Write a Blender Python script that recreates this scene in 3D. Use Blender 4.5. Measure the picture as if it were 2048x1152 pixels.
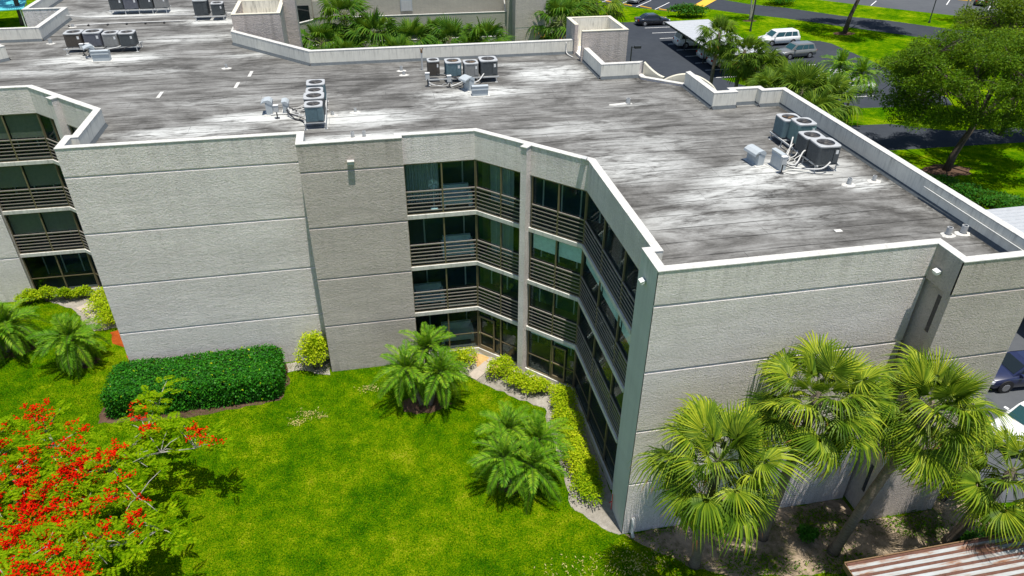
import bpy, bmesh, math, random
import numpy as np
from mathutils import Vector, Matrix
random.seed(7); RNG = np.random.default_rng(7)
for o in list(bpy.data.objects): bpy.data.objects.remove(o)
scene = bpy.context.scene
COL = scene.collection
R = math.radians
# ------------------------------------------------------------------ camera
cam_d = bpy.data.cameras.new('camera'); cam = bpy.data.objects.new('camera', cam_d); COL.objects.link(cam)
yaw, pitch, roll = -0.2040, 0.5761, 0.0113
fw = Vector((-math.sin(yaw)*math.cos(pitch), math.cos(yaw)*math.cos(pitch), -math.sin(pitch)))
rt = Vector((math.cos(yaw), math.sin(yaw), 0)); up = rt.cross(fw)
r2 = rt*math.cos(roll)+up*math.sin(roll); u2 = -rt*math.sin(roll)+up*math.cos(roll)
mw = Matrix((r2, u2, -fw)).transposed().to_4x4(); mw.translation = (-8.3356, -17.8781, 24.2463)
cam.matrix_world = mw
cam_d.sensor_width = 36; cam_d.lens = 1454.02/2048*36; cam_d.clip_end = 2000; cam_d.clip_start = 0.5
scene.camera = cam
# ------------------------------------------------------------------ world and sun
w = bpy.data.worlds.new('World'); scene.world = w; w.use_nodes = True
nt = w.node_tree; nt.nodes.clear()
sky = nt.nodes.new('ShaderNodeTexSky'); sky.sky_type = 'NISHITA'; sky.sun_disc = False
SUN = Vector((0.05, -0.18, 1.0)).normalized()
sky.sun_elevation = math.asin(SUN.z); sky.sun_rotation = math.atan2(SUN.x, SUN.y)
sky.air_density = 1.0; sky.dust_density = 0.6; sky.ozone_density = 1.5
bg = nt.nodes.new('ShaderNodeBackground'); bg.inputs[1].default_value = 0.105
wo = nt.nodes.new('ShaderNodeOutputWorld')
nt.links.new(sky.outputs[0], bg.inputs[0]); nt.links.new(bg.outputs[0], wo.inputs[0])
sl = bpy.data.lights.new('sun', 'SUN'); sl.energy = 5.0; sl.angle = R(0.5); sl.color = (1, 0.95, 0.87)
so = bpy.data.objects.new('sun', sl); COL.objects.link(so); so.location = (0, 0, 60)
so.rotation_euler = SUN.to_track_quat('Z', 'Y').to_euler()
vs = scene.view_settings; vs.view_transform = 'Standard'; vs.look = 'None'; vs.exposure = 0.24; vs.gamma = 1; vs.use_curve_mapping = False
scene.render.engine = 'CYCLES'
scene.cycles.max_bounces = 7; scene.cycles.transparent_max_bounces = 12

# ------------------------------------------------------------------ materials
MATS = {}
class NT:
    def __init__(s, name):
        s.m = bpy.data.materials.new(name); s.m.use_nodes = True; s.t = s.m.node_tree; s.t.nodes.clear()
        s.out = s.n('ShaderNodeOutputMaterial'); MATS[name] = s.m
    def n(s, typ, **kw):
        nd = s.t.nodes.new(typ)
        for k, v in kw.items():
            if k.startswith('i_'):
                key = k[2:]; key = int(key) if key.isdigit() else key.replace('_', ' ')
                nd.inputs[key].default_value = v
            else: setattr(nd, k, v)
        return nd
    def l(s, a, b): s.t.links.new(a, b)
    def pos(s, scale=(1, 1, 1), rot=(0, 0, 0), kind='pos'):
        if kind == 'pos': g = s.n('ShaderNodeNewGeometry').outputs['Position']
        else: g = s.n('ShaderNodeTexCoord').outputs['Object']
        mp = s.n('ShaderNodeMapping'); mp.inputs['Scale'].default_value = scale; mp.inputs['Rotation'].default_value = rot
        s.l(g, mp.inputs['Vector']); return mp.outputs[0]
    def noise(s, vec, scale, detail=4, rough=.55, dist=0):
        nd = s.n('ShaderNodeTexNoise'); nd.inputs['Scale'].default_value = scale; nd.inputs['Detail'].default_value = detail
        nd.inputs['Roughness'].default_value = rough; nd.inputs['Distortion'].default_value = dist
        s.l(vec, nd.inputs['Vector']); return nd.outputs['Fac']
    def ramp(s, fac, stops, interp='LINEAR'):
        nd = s.n('ShaderNodeValToRGB'); cr = nd.color_ramp; cr.interpolation = interp
        while len(cr.elements) < len(stops): cr.elements.new(0.5)
        for e, (p, c) in zip(cr.elements, stops):
            e.position = p; c = c if isinstance(c, (tuple, list)) else (c, c, c); e.color = (*c[:3], 1)
        s.l(fac, nd.inputs[0]); return nd.outputs[0]
    def mix(s, fac, a, b, mode='MIX'):
        nd = s.n('ShaderNodeMix', data_type='RGBA', blend_type=mode)
        for sock, v in ((nd.inputs[0], fac), (nd.inputs[6], a), (nd.inputs[7], b)):
            if hasattr(v, 'is_output'): s.l(v, sock)
            else: sock.default_value = v if not isinstance(v, tuple) else (*v[:3], 1)
        return nd.outputs[2]
    def math(s, op, a, b=None, clamp=False):
        nd = s.n('ShaderNodeMath', operation=op); nd.use_clamp = clamp
        for i, v in enumerate((a, b)):
            if v is None: continue
            if hasattr(v, 'is_output'): s.l(v, nd.inputs[i])
            else: nd.inputs[i].default_value = v
        return nd.outputs[0]
    def bump(s, h, strength, dist, base=None):
        nd = s.n('ShaderNodeBump'); nd.inputs['Strength'].default_value = strength; nd.inputs['Distance'].default_value = dist
        s.l(h, nd.inputs['Height'])
        if base is not None: s.l(base, nd.inputs['Normal'])
        return nd.outputs[0]
    def bsdf(s, color, rough=.6, metal=0, spec=.5, normal=None, coat=0):
        b = s.n('ShaderNodeBsdfPrincipled')
        for key, v in (('Base Color', color), ('Roughness', rough), ('Metallic', metal), ('Specular IOR Level', spec), ('Coat Weight', coat)):
            if hasattr(v, 'is_output'): s.l(v, b.inputs[key])
            elif isinstance(v, tuple): b.inputs[key].default_value = (*v[:3], 1)
            else: b.inputs[key].default_value = v
        if normal is not None: s.l(normal, b.inputs['Normal'])
        s.l(b.outputs[0], s.out.inputs[0]); return b

def stucco(name, c, var=.12, bs=1.0):
    t = NT(name); k = lambda f: tuple(min(.95, x*f) for x in c)
    big = t.noise(t.pos((.3, .3, .8)), .9, 5, .6, .4); streak = t.noise(t.pos((2.4, 2.4, .10)), 1.5, 5, .65)
    col = t.ramp(big, [(.3, k(1-var)), (.7, k(1+var*.6))])
    fine = t.noise(t.pos((1, 1, 1.25)), 12, 4, .8, .1); lump = t.noise(t.pos((.35, .35, 1.3)), 2.4, 4, .65, .6)
    col = t.mix(t.ramp(fine, [(.34, .48*bs), (.54, 0)]), col, k(.6)); col = t.mix(t.ramp(fine, [(.55, 0), (.72, .5*bs)]), col, k(1.22))
    col = t.mix(t.ramp(lump, [(.35, .22*bs), (.5, 0)]), col, k(.7))
    # run-off dirt: long streaks, strongest just under the coping and at the foot
    z = t.n('ShaderNodeSeparateXYZ'); t.l(t.n('ShaderNodeNewGeometry').outputs['Position'], z.inputs[0])
    mr = t.n('ShaderNodeMapRange'); mr.inputs[1].default_value = 10.6; mr.inputs[2].default_value = 12.4; t.l(z.outputs[2], mr.inputs[0])
    mf = t.n('ShaderNodeMapRange'); mf.inputs[1].default_value = .9; mf.inputs[2].default_value = 0.0; t.l(z.outputs[2], mf.inputs[0])
    wgt = t.math('ADD', t.math('MULTIPLY', t.math('POWER', mr.outputs[0], 2), .38), t.math('ADD', t.math('MULTIPLY', mf.outputs[0], .45), .12))
    col = t.mix(t.math('MULTIPLY', t.ramp(streak, [(.46, 0), (.68, 1)]), wgt, True), col, tuple(x*.42 for x in c))
    n1 = t.bump(fine, 1.0*bs, .07); n2 = t.bump(lump, .35*bs, .08, n1)
    t.bsdf(col, .95, 0, .1, n2); return t.m
stucco('stucco_grey', (.83, .765, .735)); stucco('stucco_tan', (.60, .53, .485)); stucco('stucco_smooth', (.55, .57, .545), .08, .25)
stucco('stucco_back', (.46, .44, .37), .1, .6)
def painted(name, c, stain=.25, rough=.7, black=.0):
    t = NT(name); nz = t.noise(t.pos((1.2, 1.2, 1.2)), 2.3, 5, .65); st = t.noise(t.pos((3.5, 3.5, .22)), 2.2, 5, .65)
    col = t.ramp(nz, [(.3, tuple(x*(1-stain*.5) for x in c)), (.65, c)])
    col = t.mix(t.ramp(st, [(.5, 0), (.72, stain*1.6)]), col, tuple(x*.45 for x in c))
    if black:
        z = t.n('ShaderNodeSeparateXYZ'); t.l(t.n('ShaderNodeNewGeometry').outputs['Position'], z.inputs[0])
        topm = t.ramp(t.math('MULTIPLY_ADD', z.outputs[2], 1.5), [(.0, 0), (1, 1)])
        s2 = t.noise(t.pos((4, 4, .4)), 2.0, 6, .75)
        hi = t.n('ShaderNodeMapRange'); hi.inputs[1].default_value = 11.75; hi.inputs[2].default_value = 12.42; t.l(z.outputs[2], hi.inputs[0])
        mk = t.math('MULTIPLY', t.ramp(s2, [(.5, 0), (.68, 1)]), t.math('POWER', hi.outputs[0], 1.5), True)
        col = t.mix(t.math('MULTIPLY', mk, black), col, (.07, .075, .06))
    bn = t.bump(t.noise(t.pos(), 18, 4), .25, .01)
    t.bsdf(col, rough, 0, .3, bn); return t.m
painted('white_paint', (.62, .61, .57), .4); painted('parapet_inner', (.82, .79, .69), .22, .8, .55)
painted('concrete', (.45, .43, .39), .2, .9); painted('cream_paint', (.66, .62, .50), .15)
painted('sheet_metal', (.42, .46, .48), .12, .45); painted('flashing_shade', (.10, .115, .125), .3, .8)
painted('galvanised', (.50, .51, .50), .15, .5); painted('white_metal', (.78, .78, .76), .1, .5); painted('carport_metal', (.42, .44, .46), .2, .5)
painted('slab_edge', (.66, .65, .60), .4, .8)
def plain(name, c, rough=.5, metal=0, spec=.5, coat=0):
    t = NT(name); nz = t.noise(t.pos(kind='obj'), 6, 3)
    t.bsdf(t.ramp(nz, [(.3, tuple(x*.88 for x in c)), (.7, tuple(min(1, x*1.08) for x in c))]), rough, metal, spec, None, coat); return t.m
plain('bronze_frame', (.20, .165, .10), .45, .3); plain('rail_bar', (.30, .27, .24), .5, .2); plain('dark_metal', (.035, .037, .04), .5)
plain('black_rubber', (.018, .018, .02), .7); plain('pipe_white', (.58, .58, .56), .6); plain('cable_black', (.02, .02, .022), .6)
plain('ac_dark', (.075, .085, .09), .5, .2); plain('ac_blue', (.12, .19, .215), .5, .2); plain('ac_grey', (.27, .27, .26), .5, .2)
plain('ac_brown', (.085, .072, .06), .5, .2); plain('ac_top', (.45, .46, .46), .5, .1); plain('ac_slate', (.14, .145, .17), .5, .2)
plain('ac_green', (.15, .25, .245), .5, .2); plain('fan_blade', (.10, .09, .08), .5); plain('rust_fan', (.20, .12, .05), .8)
plain('paper_label', (.75, .75, .73), .6); plain('shade_cloth', (.88, .88, .83), .9); plain('curtain', (.45, .46, .44), .9); plain('shade_grey', (.22, .17, .12), .9)
plain('interior', (.14, .135, .12), .9); plain('interior_floor', (.10, .075, .06), .7); plain('interior_shaded', (.06, .06, .058), .9); plain('sofa_white', (.6, .6, .57), .9); plain('wicker', (.2, .12, .06), .8)
plain('yellow_paint', (.75, .42, .03), .8); plain('line_paint', (.75, .75, .73), .8)
plain('headlamp', (.7, .72, .72), .15); plain('taillight', (.45, .01, .012), .25); plain('chrome', (.6, .6, .6), .2, .9); plain('rim_metal', (.42, .42, .43), .35, .7)
plain('teal_canvas', (.10, .50, .55), .8); plain('paver', (.42, .36, .30), .95)
for nm, c in (('car_white', (.78, .78, .77)), ('car_black', (.012, .014, .022)), ('car_grey', (.16, .165, .16)), ('car_silver', (.5, .51, .52)), ('car_navy', (.015, .02, .06))):
    plain(nm, c, .28, 0 if nm != 'car_silver' else .4, .5, .8)
def glass(name, tint, tr, rough=.03):
    t = NT(name); a = t.n('ShaderNodeBsdfTransparent'); a.inputs[0].default_value = (*[x*tr for x in tint], 1)
    g = t.n('ShaderNodeBsdfGlossy'); g.inputs['Roughness'].default_value = rough; g.inputs[0].default_value = (.9, .95, .95, 1)
    d = t.n('ShaderNodeBsdfDiffuse'); d.inputs[0].default_value = (.02, .05, .055, 1)
    m0 = t.n('ShaderNodeMixShader'); m0.inputs[0].default_value = .03; t.l(a.outputs[0], m0.inputs[1]); t.l(d.outputs[0], m0.inputs[2])
    fr = t.n('ShaderNodeFresnel'); fr.inputs[0].default_value = 1.5
    m = t.n('ShaderNodeMixShader'); t.l(t.math('MULTIPLY', t.math('MINIMUM', fr.outputs[0], .5), .17), m.inputs[0]); t.l(m0.outputs[0], m.inputs[1]); t.l(g.outputs[0], m.inputs[2])
    t.l(m.outputs[0], t.out.inputs[0]); return t.m
glass('pane_glass', (.86, .97, .985), .96)
t = NT('dark_glass'); t.bsdf((.012, .018, .02), .06, 0, .6)
t = NT('door_glass'); t.bsdf((.02, .045, .05), .05, 0, .6)
t = NT('blue_glass'); t.bsdf((.02, .07, .08), .05, 0, .6)

# roof membrane: streaked grey coating with pale washes round the machines and dirty lap seams
def roof_mat():
    t = NT('roof_membrane')
    rot = (0, 0, R(-3))
    st = t.noise(t.pos((.30, 1.15, 1), rot), .8, 8, .66, 1.8); fine = t.noise(t.pos((.7, 3.0, 1), rot), 2.4, 6, .72, 1.0)
    blot = t.noise(t.pos((.55, .8, 1)), .42, 7, .62, 1.2); grain = t.noise(t.pos(), 9, 5, .8)
    v = t.math('ADD', t.math('MULTIPLY', st, .36), t.math('ADD', t.math('MULTIPLY', fine, .16), t.math('ADD', t.math('MULTIPLY', blot, .40), t.math('MULTIPLY', grain, .12))))
    base = t.ramp(v, [(.40, (.040, .038, .034)), (.475, (.095, .092, .085)), (.54, (.165, .162, .152)), (.64, (.29, .29, .277))])
    sp = t.n('ShaderNodeSeparateXYZ'); t.l(t.n('ShaderNodeNewGeometry').outputs['Position'], sp.inputs[0])
    tot = None
    for (cx, cy, sx, sy, k) in ((-9.2, 17.6, 3.2, 1.1, 1), (-13.6, 18.6, 2.4, .8, 1), (-17, 17.2, 3.4, .7, .8), (-2.6, 20.6, 3.0, .9, 1), (-3.6, 18.9, 2.2, .9, .6), (9.2, 8.3, 2.6, 1.1, 1), (7.4, 7.6, 2.6, 1.2, .8),
            (11.4, 6.3, 1.1, .6, 1.0), (-24, 30.6, 3.4, 1.2, 1), (-27, 28.5, 4, .8, .55), (-24.5, 43.3, 4, 1.4, 1), (-18.8, 39.6, 2.3, 1.0, 1), (-19, 35, 4, 1.2, .6), (2.4, 23.4, 2.5, 1.6, .8),
            (5, 17.4, 1.2, .3, .6), (-8.9, 15.0, 3.2, .6, .9), (3.5, 12, 3.2, 1.4, .35), (6, 4, 3.5, 1.2, .3), (-1, 25.5, 4, .5, .5), (-14.8, 30.2, 3, .6, .5), (3.0, 4.6, 1.8, .8, .5), (2.6, 9.6, 2.6, 1.6, .6), (5.4, 6.2, 2.4, 1.0, .6), (1.5, 14.5, 3.0, 1.0, .4), (-14, 21.5, 4, .9, .35), (-21, 27.5, 3, .8, .4)):
        dx = t.math('MULTIPLY', t.math('SUBTRACT', sp.outputs[0], cx), 1/sx); dy = t.math('MULTIPLY', t.math('SUBTRACT', sp.outputs[1], cy), 1/sy)
        d = t.math('SQRT', t.math('ADD', t.math('MULTIPLY', dx, dx), t.math('MULTIPLY', dy, dy)))
        g = t.math('MULTIPLY', t.math('SUBTRACT', 1.5, d, True), k)
        tot = g if tot is None else t.math('MAXIMUM', tot, g)
    msk = t.math('MULTIPLY', tot, t.ramp(t.math('ADD', t.math('MULTIPLY', st, .6), t.math('MULTIPLY', fine, .5)), [(.40, .0), (.62, 1)]), True)
    col = t.mix(t.ramp(msk, [(.08, 0), (.72, .95)]), base, (.52, .53, .51))
    # lap seams every metre
    fr = t.math('FRACT', t.math('ADD', sp.outputs[1], t.math('MULTIPLY', t.noise(t.pos((.3, .3, 1)), 1.2, 2), .02)))
    sm = t.math('LESS_THAN', fr, .05); sn = t.ramp(t.noise(t.pos((.6, 3, 1)), 1.5, 4), [(.40, 0), (.62, .6)])
    row = t.math('FLOOR', sp.outputs[1]); fx = t.math('FRACT', t.math('ADD', t.math('MULTIPLY', sp.outputs[0], 1/6.5), t.math('MULTIPLY', row, .387)))
    sm = t.math('MAXIMUM', sm, t.math('LESS_THAN', fx, .004))
    col = t.mix(t.math('MULTIPLY', sm, sn), col, (.03, .03, .03))
    for (x0, ya, yb, wd) in ((12.9, -1.2, 16, .75), (5.0, 21.5, 25.6, .8), (9.1, 15.8, 20, .8), (7.0, 20.5, 22, .5)):
        ex = t.math('SUBTRACT', 1, t.math('MULTIPLY', t.math('ABSOLUTE', t.math('SUBTRACT', sp.outputs[0], x0)), 1/wd), True)
        ey = t.math('MULTIPLY', t.math('GREATER_THAN', sp.outputs[1], ya), t.math('LESS_THAN', sp.outputs[1], yb))
        dn = t.ramp(t.noise(t.pos((1, 1, 1)), 3.5, 6, .75), [(.40, 0), (.55, 1)])
        col = t.mix(t.math('MULTIPLY', t.math('MULTIPLY', ex, ey), dn, True), col, (.03, .029, .026))
    spk = t.ramp(t.noise(t.pos(), 3.2, 7, .75), [(.63, 0), (.72, .8)])
    col = t.mix(t.math('MULTIPLY', spk, t.ramp(blot, [(.45, 0), (.6, 1)])), col, (.035, .035, .034))
    t.bsdf(col, .85, 0, .3, t.bump(fine, .35, .012))
roof_mat()
def ground_mat(name, stops, scales=(.35, 2.5, 22), bump=.4, bd=.03, wts=(.42, .33, .25)):
    t = NT(name)
    a = t.noise(t.pos(), scales[0], 5, .6, .3); b = t.noise(t.pos(), scales[1], 5, .65); c = t.noise(t.pos(), scales[2], 5, .78)
    v = t.math('ADD', t.math('MULTIPLY', a, wts[0]), t.math('ADD', t.math('MULTIPLY', b, wts[1]), t.math('MULTIPLY', c, wts[2])))
    t.bsdf(t.ramp(v, stops), 1, 0, .0, t.bump(c, bump, bd)); return t
GRASS = [(.39, (.006, .042, .001)), (.45, (.026, .105, .001)), (.505, (.082, .185, .001)), (.56, (.20, .28, .002)), (.61, (.36, .36, .02)), (.67, (.48, .41, .16))]
ground_mat('lawn_ground', GRASS, (.28, 1.4, 15), 1, .10, (.24, .24, .52))
ground_mat('asphalt', [(.3, (.034, .040, .050)), (.7, (.060, .068, .080))], (.15, 1.2, 40), .3, .01)
ground_mat('asphalt_light', [(.3, (.075, .082, .092)), (.7, (.115, .122, .13))], (.15, 1.2, 40), .3, .01)
ground_mat('sand', [(.38, (.05, .085, .015)), (.47, (.19, .15, .10)), (.58, (.37, .29, .21))], (.6, 3, 20), .6, .03)
ground_mat('gravel', [(.35, (.14, .13, .10)), (.5, (.30, .275, .235)), (.65, (.46, .43, .38))], (.5, 4, 26), .8, .03)
ground_mat('red_mulch', [(.35, (.16, .03, .008)), (.6, (.48, .11, .02))], (.8, 6, 30), 1, .04)
ground_mat('brown_mulch', [(.35, (.035, .022, .015)), (.6, (.16, .10, .07))], (.8, 6, 30), 1, .04)
ground_mat('tan_gravel', [(.35, (.35, .2, .07)), (.6, (.65, .45, .2))], (.8, 6, 30), 1, .03)
def leafmat(name, cols, trans=.3, rough=.45, nscale=1.2, spec=.08, tc=(.35, .5, .02)):
    t = NT(name); g = t.n('ShaderNodeNewGeometry'); rp = g.outputs['Random Per Island']
    nz = t.noise(t.pos(), nscale, 3); oi = t.n('ShaderNodeObjectInfo').outputs['Random']; v = t.math('ADD', t.math('MULTIPLY', rp, .38), t.math('ADD', t.math('MULTIPLY', nz, .40), t.math('MULTIPLY', oi, .22)))
    k = len(cols); col = t.ramp(v, [(.2+.6*i/(k-1), c) for i, c in enumerate(cols)])
    b = t.bsdf(col, rough, 0, spec)
    tr = t.n('ShaderNodeBsdfTranslucent'); t.l(t.mix(.5, col, tc, 'MIX'), tr.inputs[0])
    m = t.n('ShaderNodeMixShader'); m.inputs[0].default_value = trans
    t.l(b.outputs[0], m.inputs[1]); t.l(tr.outputs[0], m.inputs[2]); t.l(m.outputs[0], t.out.inputs[0]); return t.m
leafmat('sabal_leaf', [(.028, .075, .005), (.12, .205, .010), (.40, .45, .03)], .18, .5, 1.4, .14)
leafmat('sabal_dry', [(.30, .13, .02), (.42, .22, .05), (.22, .16, .03)], .2, .7)
leafmat('bg_palm_leaf', [(.035, .085, .010), (.09, .17, .016), (.20, .28, .025)], .22, .5)
leafmat('yard_palm_leaf', [(.025, .09, .01), (.065, .16, .014), (.15, .25, .02)], .22, .5)
leafmat('date_leaf', [(.035, .13, .005), (.12, .29, .010), (.34, .48, .03)], .3, .5, 2.0, .12)
leafmat('hedge_leaf', [(.005, .06, .003), (.018, .14, .005), (.045, .22, .008), (.09, .28, .012)], .2, .5, 2.2, .15)
leafmat('croton_leaf', [(.09, .22, .006), (.34, .48, .008), (.68, .72, .03)], .35, .6, 3, 0)
leafmat('oak_leaf', [(.025, .07, .004), (.105, .20, .008), (.27, .36, .014)], .3, .5, 1.1)
leafmat('oak_leaf_light', [(.05, .10, .008), (.12, .19, .012), (.2, .26, .015)], .3, .4, .9)
leafmat('shrub_leaf', [(.015, .08, .008), (.035, .15, .012), (.09, .22, .02)], .25, .4, 2)
leafmat('poinciana_leaf', [(.06, .16, .002), (.16, .30, .003), (.38, .48, .008)], .42, .8, 1.0, 0)
leafmat('poinciana_bloom', [(.26, .002, .002), (.46, .003, .002), (.60, .010, .003), (.64, .06, .006)], .2, .8, 2.5, 0, (.8, .01, .003))
leafmat('straw', [(.20, .21, .03), (.42, .36, .12), (.60, .52, .26)], .1, .9, 2, 0)
leafmat('grass_blade', [(.012, .07, .001), (.06, .17, .001), (.26, .31, .004)], .2, .9, .5, .0)
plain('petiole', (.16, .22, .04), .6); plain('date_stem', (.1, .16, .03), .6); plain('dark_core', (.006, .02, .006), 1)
def bark(name, a, b, sz=(6, 6, 3)):
    t = NT(name); nz = t.noise(t.pos(sz), 1.6, 6, .7)
    t.bsdf(t.ramp(nz, [(.3, a), (.7, b)]), .95, 0, .1, t.bump(nz, .8, .05)); return t.m
bark('palm_bark', (.11, .085, .065), (.26, .215, .175), (3, 3, 14)); bark('oak_bark', (.04, .032, .026), (.15, .12, .10)); bark('pale_bark', (.22, .2, .17), (.5, .47, .42))
def rusty():
    t = NT('rusty_metal'); p = t.pos((.5, 5, 1), kind='pos'); nz = t.noise(p, 1.3, 6, .7); pt = t.noise(t.pos(), .8, 4)
    v = t.math('ADD', t.math('MULTIPLY', nz, .6), t.math('MULTIPLY', pt, .4))
    t.bsdf(t.ramp(v, [(.42, (.44, .48, .50)), (.53, (.38, .38, .37)), (.60, (.27, .14, .08)), (.70, (.10, .04, .025))]), .6, .1, .4, None)
rusty()
painted('rust_rib', (.17, .08, .055), .5, .8)
# ------------------------------------------------------------------ mesh helpers
class MB:
    def __init__(s): s.v = []; s.f = []; s.mi = []
    def add(s, v, f, mi=0):
        b = len(s.v); s.v += [tuple(x) for x in v]; s.f += [tuple(i+b for i in q) for q in f]; s.mi += [mi]*len(f)
    def box(s, x0, y0, z0, x1, y1, z1, mi=0):
        s.add([(x0, y0, z0), (x1, y0, z0), (x1, y1, z0), (x0, y1, z0), (x0, y0, z1), (x1, y0, z1), (x1, y1, z1), (x0, y1, z1)],
              [(0, 3, 2, 1), (4, 5, 6, 7), (0, 1, 5, 4), (1, 2, 6, 5), (2, 3, 7, 6), (3, 0, 4, 7)], mi)
    def prism(s, poly, z0, z1, mi=0):
        a = sum(poly[i][0]*poly[(i+1) % len(poly)][1]-poly[(i+1) % len(poly)][0]*poly[i][1] for i in range(len(poly)))
        if a < 0: poly = poly[::-1]
        n = len(poly); s.add([(x, y, z0) for x, y in poly]+[(x, y, z1) for x, y in poly],
            [tuple(range(n-1, -1, -1)), tuple(range(n, 2*n))]+[(i, (i+1) % n, n+(i+1) % n, n+i) for i in range(n)], mi)
    def seg(s, p, u, n, a0, a1, d0, d1, z0, z1, mi=0):   # box along a wall direction u, outward n
        P = lambda a, d: (p[0]+u[0]*a+n[0]*d, p[1]+u[1]*a+n[1]*d)
        s.prism([P(a0, d0), P(a1, d0), P(a1, d1), P(a0, d1)], z0, z1, mi)
    def tube(s, pts, rad, n=8, mi=0, cap=True):
        pts = [Vector(p) for p in pts]; rad = rad if isinstance(rad, (list, tuple)) else [rad]*len(pts)
        b = len(s.v); ref = Vector((0, 0, 1)) if abs((pts[1]-pts[0]).normalized().z) < .9 else Vector((1, 0, 0))
        for i, p in enumerate(pts):
            d = (pts[min(i+1, len(pts)-1)]-pts[max(i-1, 0)]).normalized(); e = d.cross(ref).normalized(); g = e.cross(d)
            for k in range(n):
                a = 2*math.pi*k/n; s.v.append(tuple(p+(e*math.cos(a)+g*math.sin(a))*rad[i]))
        for i in range(len(pts)-1):
            for k in range(n):
                s.f.append((b+i*n+k, b+i*n+(k+1) % n, b+(i+1)*n+(k+1) % n, b+(i+1)*n+k)); s.mi.append(mi)
        if cap:
            s.f.append(tuple(b+k for k in range(n))[::-1]); s.mi.append(mi); e = b+(len(pts)-1)*n
            s.f.append(tuple(e+k for k in range(n))); s.mi.append(mi)
    def cyl(s, x, y, z0, z1, r0, r1=None, n=12, mi=0): s.tube([(x, y, z0), (x, y, z1)], [r0, r0 if r1 is None else r1], n, mi)
    def mesh(s, name, mats, smooth=False):
        me = bpy.data.meshes.new(name); me.from_pydata(s.v, [], s.f)
        for m in (mats if isinstance(mats, (list, tuple)) else [mats]): me.materials.append(MATS[m])
        if any(s.mi): me.polygons.foreach_set('material_index', s.mi)
        if smooth: me.polygons.foreach_set('use_smooth', [True]*len(s.f))
        me.update(); return me
    def build(s, name, mats, parent=None, smooth=False): return obj(name, s.mesh(name, mats, smooth), parent)
def obj(name, me, parent=None, M=None):
    o = bpy.data.objects.new(name, me); COL.objects.link(o)
    if parent is not None: o.parent = parent
    if M is not None: o.matrix_local = M
    return o
def tag(o, label, cat, group=None, kind=None):
    if label: o['label'] = label
    if cat: o['category'] = cat
    if group: o['group'] = group
    if kind: o['kind'] = kind
    return o
def empty(name, loc=(0, 0, 0), rz=0, label=None, cat=None, group=None):
    o = bpy.data.objects.new(name, None); COL.objects.link(o); o.location = loc; o.rotation_euler = (0, 0, rz); o.empty_display_size = .1
    return tag(o, label, cat, group)
def structure(o, kind='structure'): o['kind'] = kind; return o
def copy_tree(o, parent=None):
    c = o.copy(); COL.objects.link(c); c.parent = parent
    for ch in [x for x in o.children]: copy_tree(ch, c)
    return c
def arr_mesh(name, V, F, mats, mi=None):
    me = bpy.data.meshes.new(name); V = np.asarray(V, np.float32).reshape(-1, 3); F = np.asarray(F, np.int32); k = F.shape[1]
    me.vertices.add(len(V)); me.vertices.foreach_set('co', V.ravel()); me.loops.add(F.size); me.loops.foreach_set('vertex_index', F.ravel())
    me.polygons.add(len(F)); me.polygons.foreach_set('loop_start', np.arange(0, F.size, k, dtype=np.int32)); me.polygons.foreach_set('loop_total', np.full(len(F), k, np.int32))
    for m in (mats if isinstance(mats, (list, tuple)) else [mats]): me.materials.append(MATS[m])
    if mi is not None: me.polygons.foreach_set('material_index', np.asarray(mi, np.int32))
    me.update(calc_edges=True); return me
def leaves(pts, size, up=.6, nrm=None, asp=.5, fold=.0):
    """diamond leaves at pts, returns verts and quad faces"""
    n = len(pts); d = RNG.normal(size=(n, 3)); d[:, 2] *= .6; d /= np.linalg.norm(d, axis=1)[:, None]
    m = RNG.normal(size=(n, 3))*(1-up); m[:, 2] += up*1.5
    if nrm is not None: m += nrm*up*1.5; m[:, 2] -= up*.7
    sd = np.cross(d, m); sd /= np.linalg.norm(sd, axis=1)[:, None]+1e-9
    L = size*RNG.uniform(.65, 1.3, n)[:, None]; Wd = L*asp
    V = np.stack([pts, pts+d*L*.5+sd*Wd*.5, pts+d*L-np.array([0, 0, 1])*L*fold, pts+d*L*.5-sd*Wd*.5], 1).reshape(-1, 3)
    F = np.arange(4*n).reshape(n, 4); return V, F
def in_poly(x, y, poly):
    c = np.zeros(x.shape, bool); n = len(poly)
    for i in range(n):
        (x0, y0), (x1, y1) = poly[i], poly[(i+1) % n]
        if y0 == y1: continue
        c ^= ((y0 > y) != (y1 > y)) & (x < (x1-x0)*(y-y0)/(y1-y0)+x0)
    return c
# ------------------------------------------------------------------ ground, lots and beds
def rough(poly, step=.3, amp=.09):
    out = []
    for i, (x, y) in enumerate(poly):
        x2, y2 = poly[(i+1) % len(poly)]; L = math.hypot(x2-x, y2-y); k = max(1, int(L/step))
        out += [(x+(x2-x)*j/k+(random.uniform(-amp, amp) if j else 0), y+(y2-y)*j/k+(random.uniform(-amp, amp) if j else 0)) for j in range(k)]
    return out
def sheet(name, poly, z, mat):
    if name.endswith(('_bed', '_patch')): poly = rough(poly)
    bm = bmesh.new(); vs_ = [bm.verts.new((x, y, z)) for x, y in poly]; f = bm.faces.new(vs_)
    if f.normal.z < 0: f.normal_flip()
    bm.normal_update(); bmesh.ops.triangulate(bm, faces=bm.faces[:]); me = bpy.data.meshes.new(name); bm.to_mesh(me); bm.free()
    for p in me.polygons:
        if p.normal.z < 0: p.flip()
    me.materials.append(MATS[mat]); return structure(obj(name, me))
sheet('lawn', [(-400, -300), (400, -300), (400, 600), (-400, 600)], 0, 'lawn_ground')
sheet('parking_lot', [(15, 83.6), (36, 82.8), (36, 57), (30.4, 56.2), (31.8, 53.6), (34.6, 52), (33, 46), (30, 40.6), (18, 40.6), (18, 20), (14, 20)], .004, 'asphalt')
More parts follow.
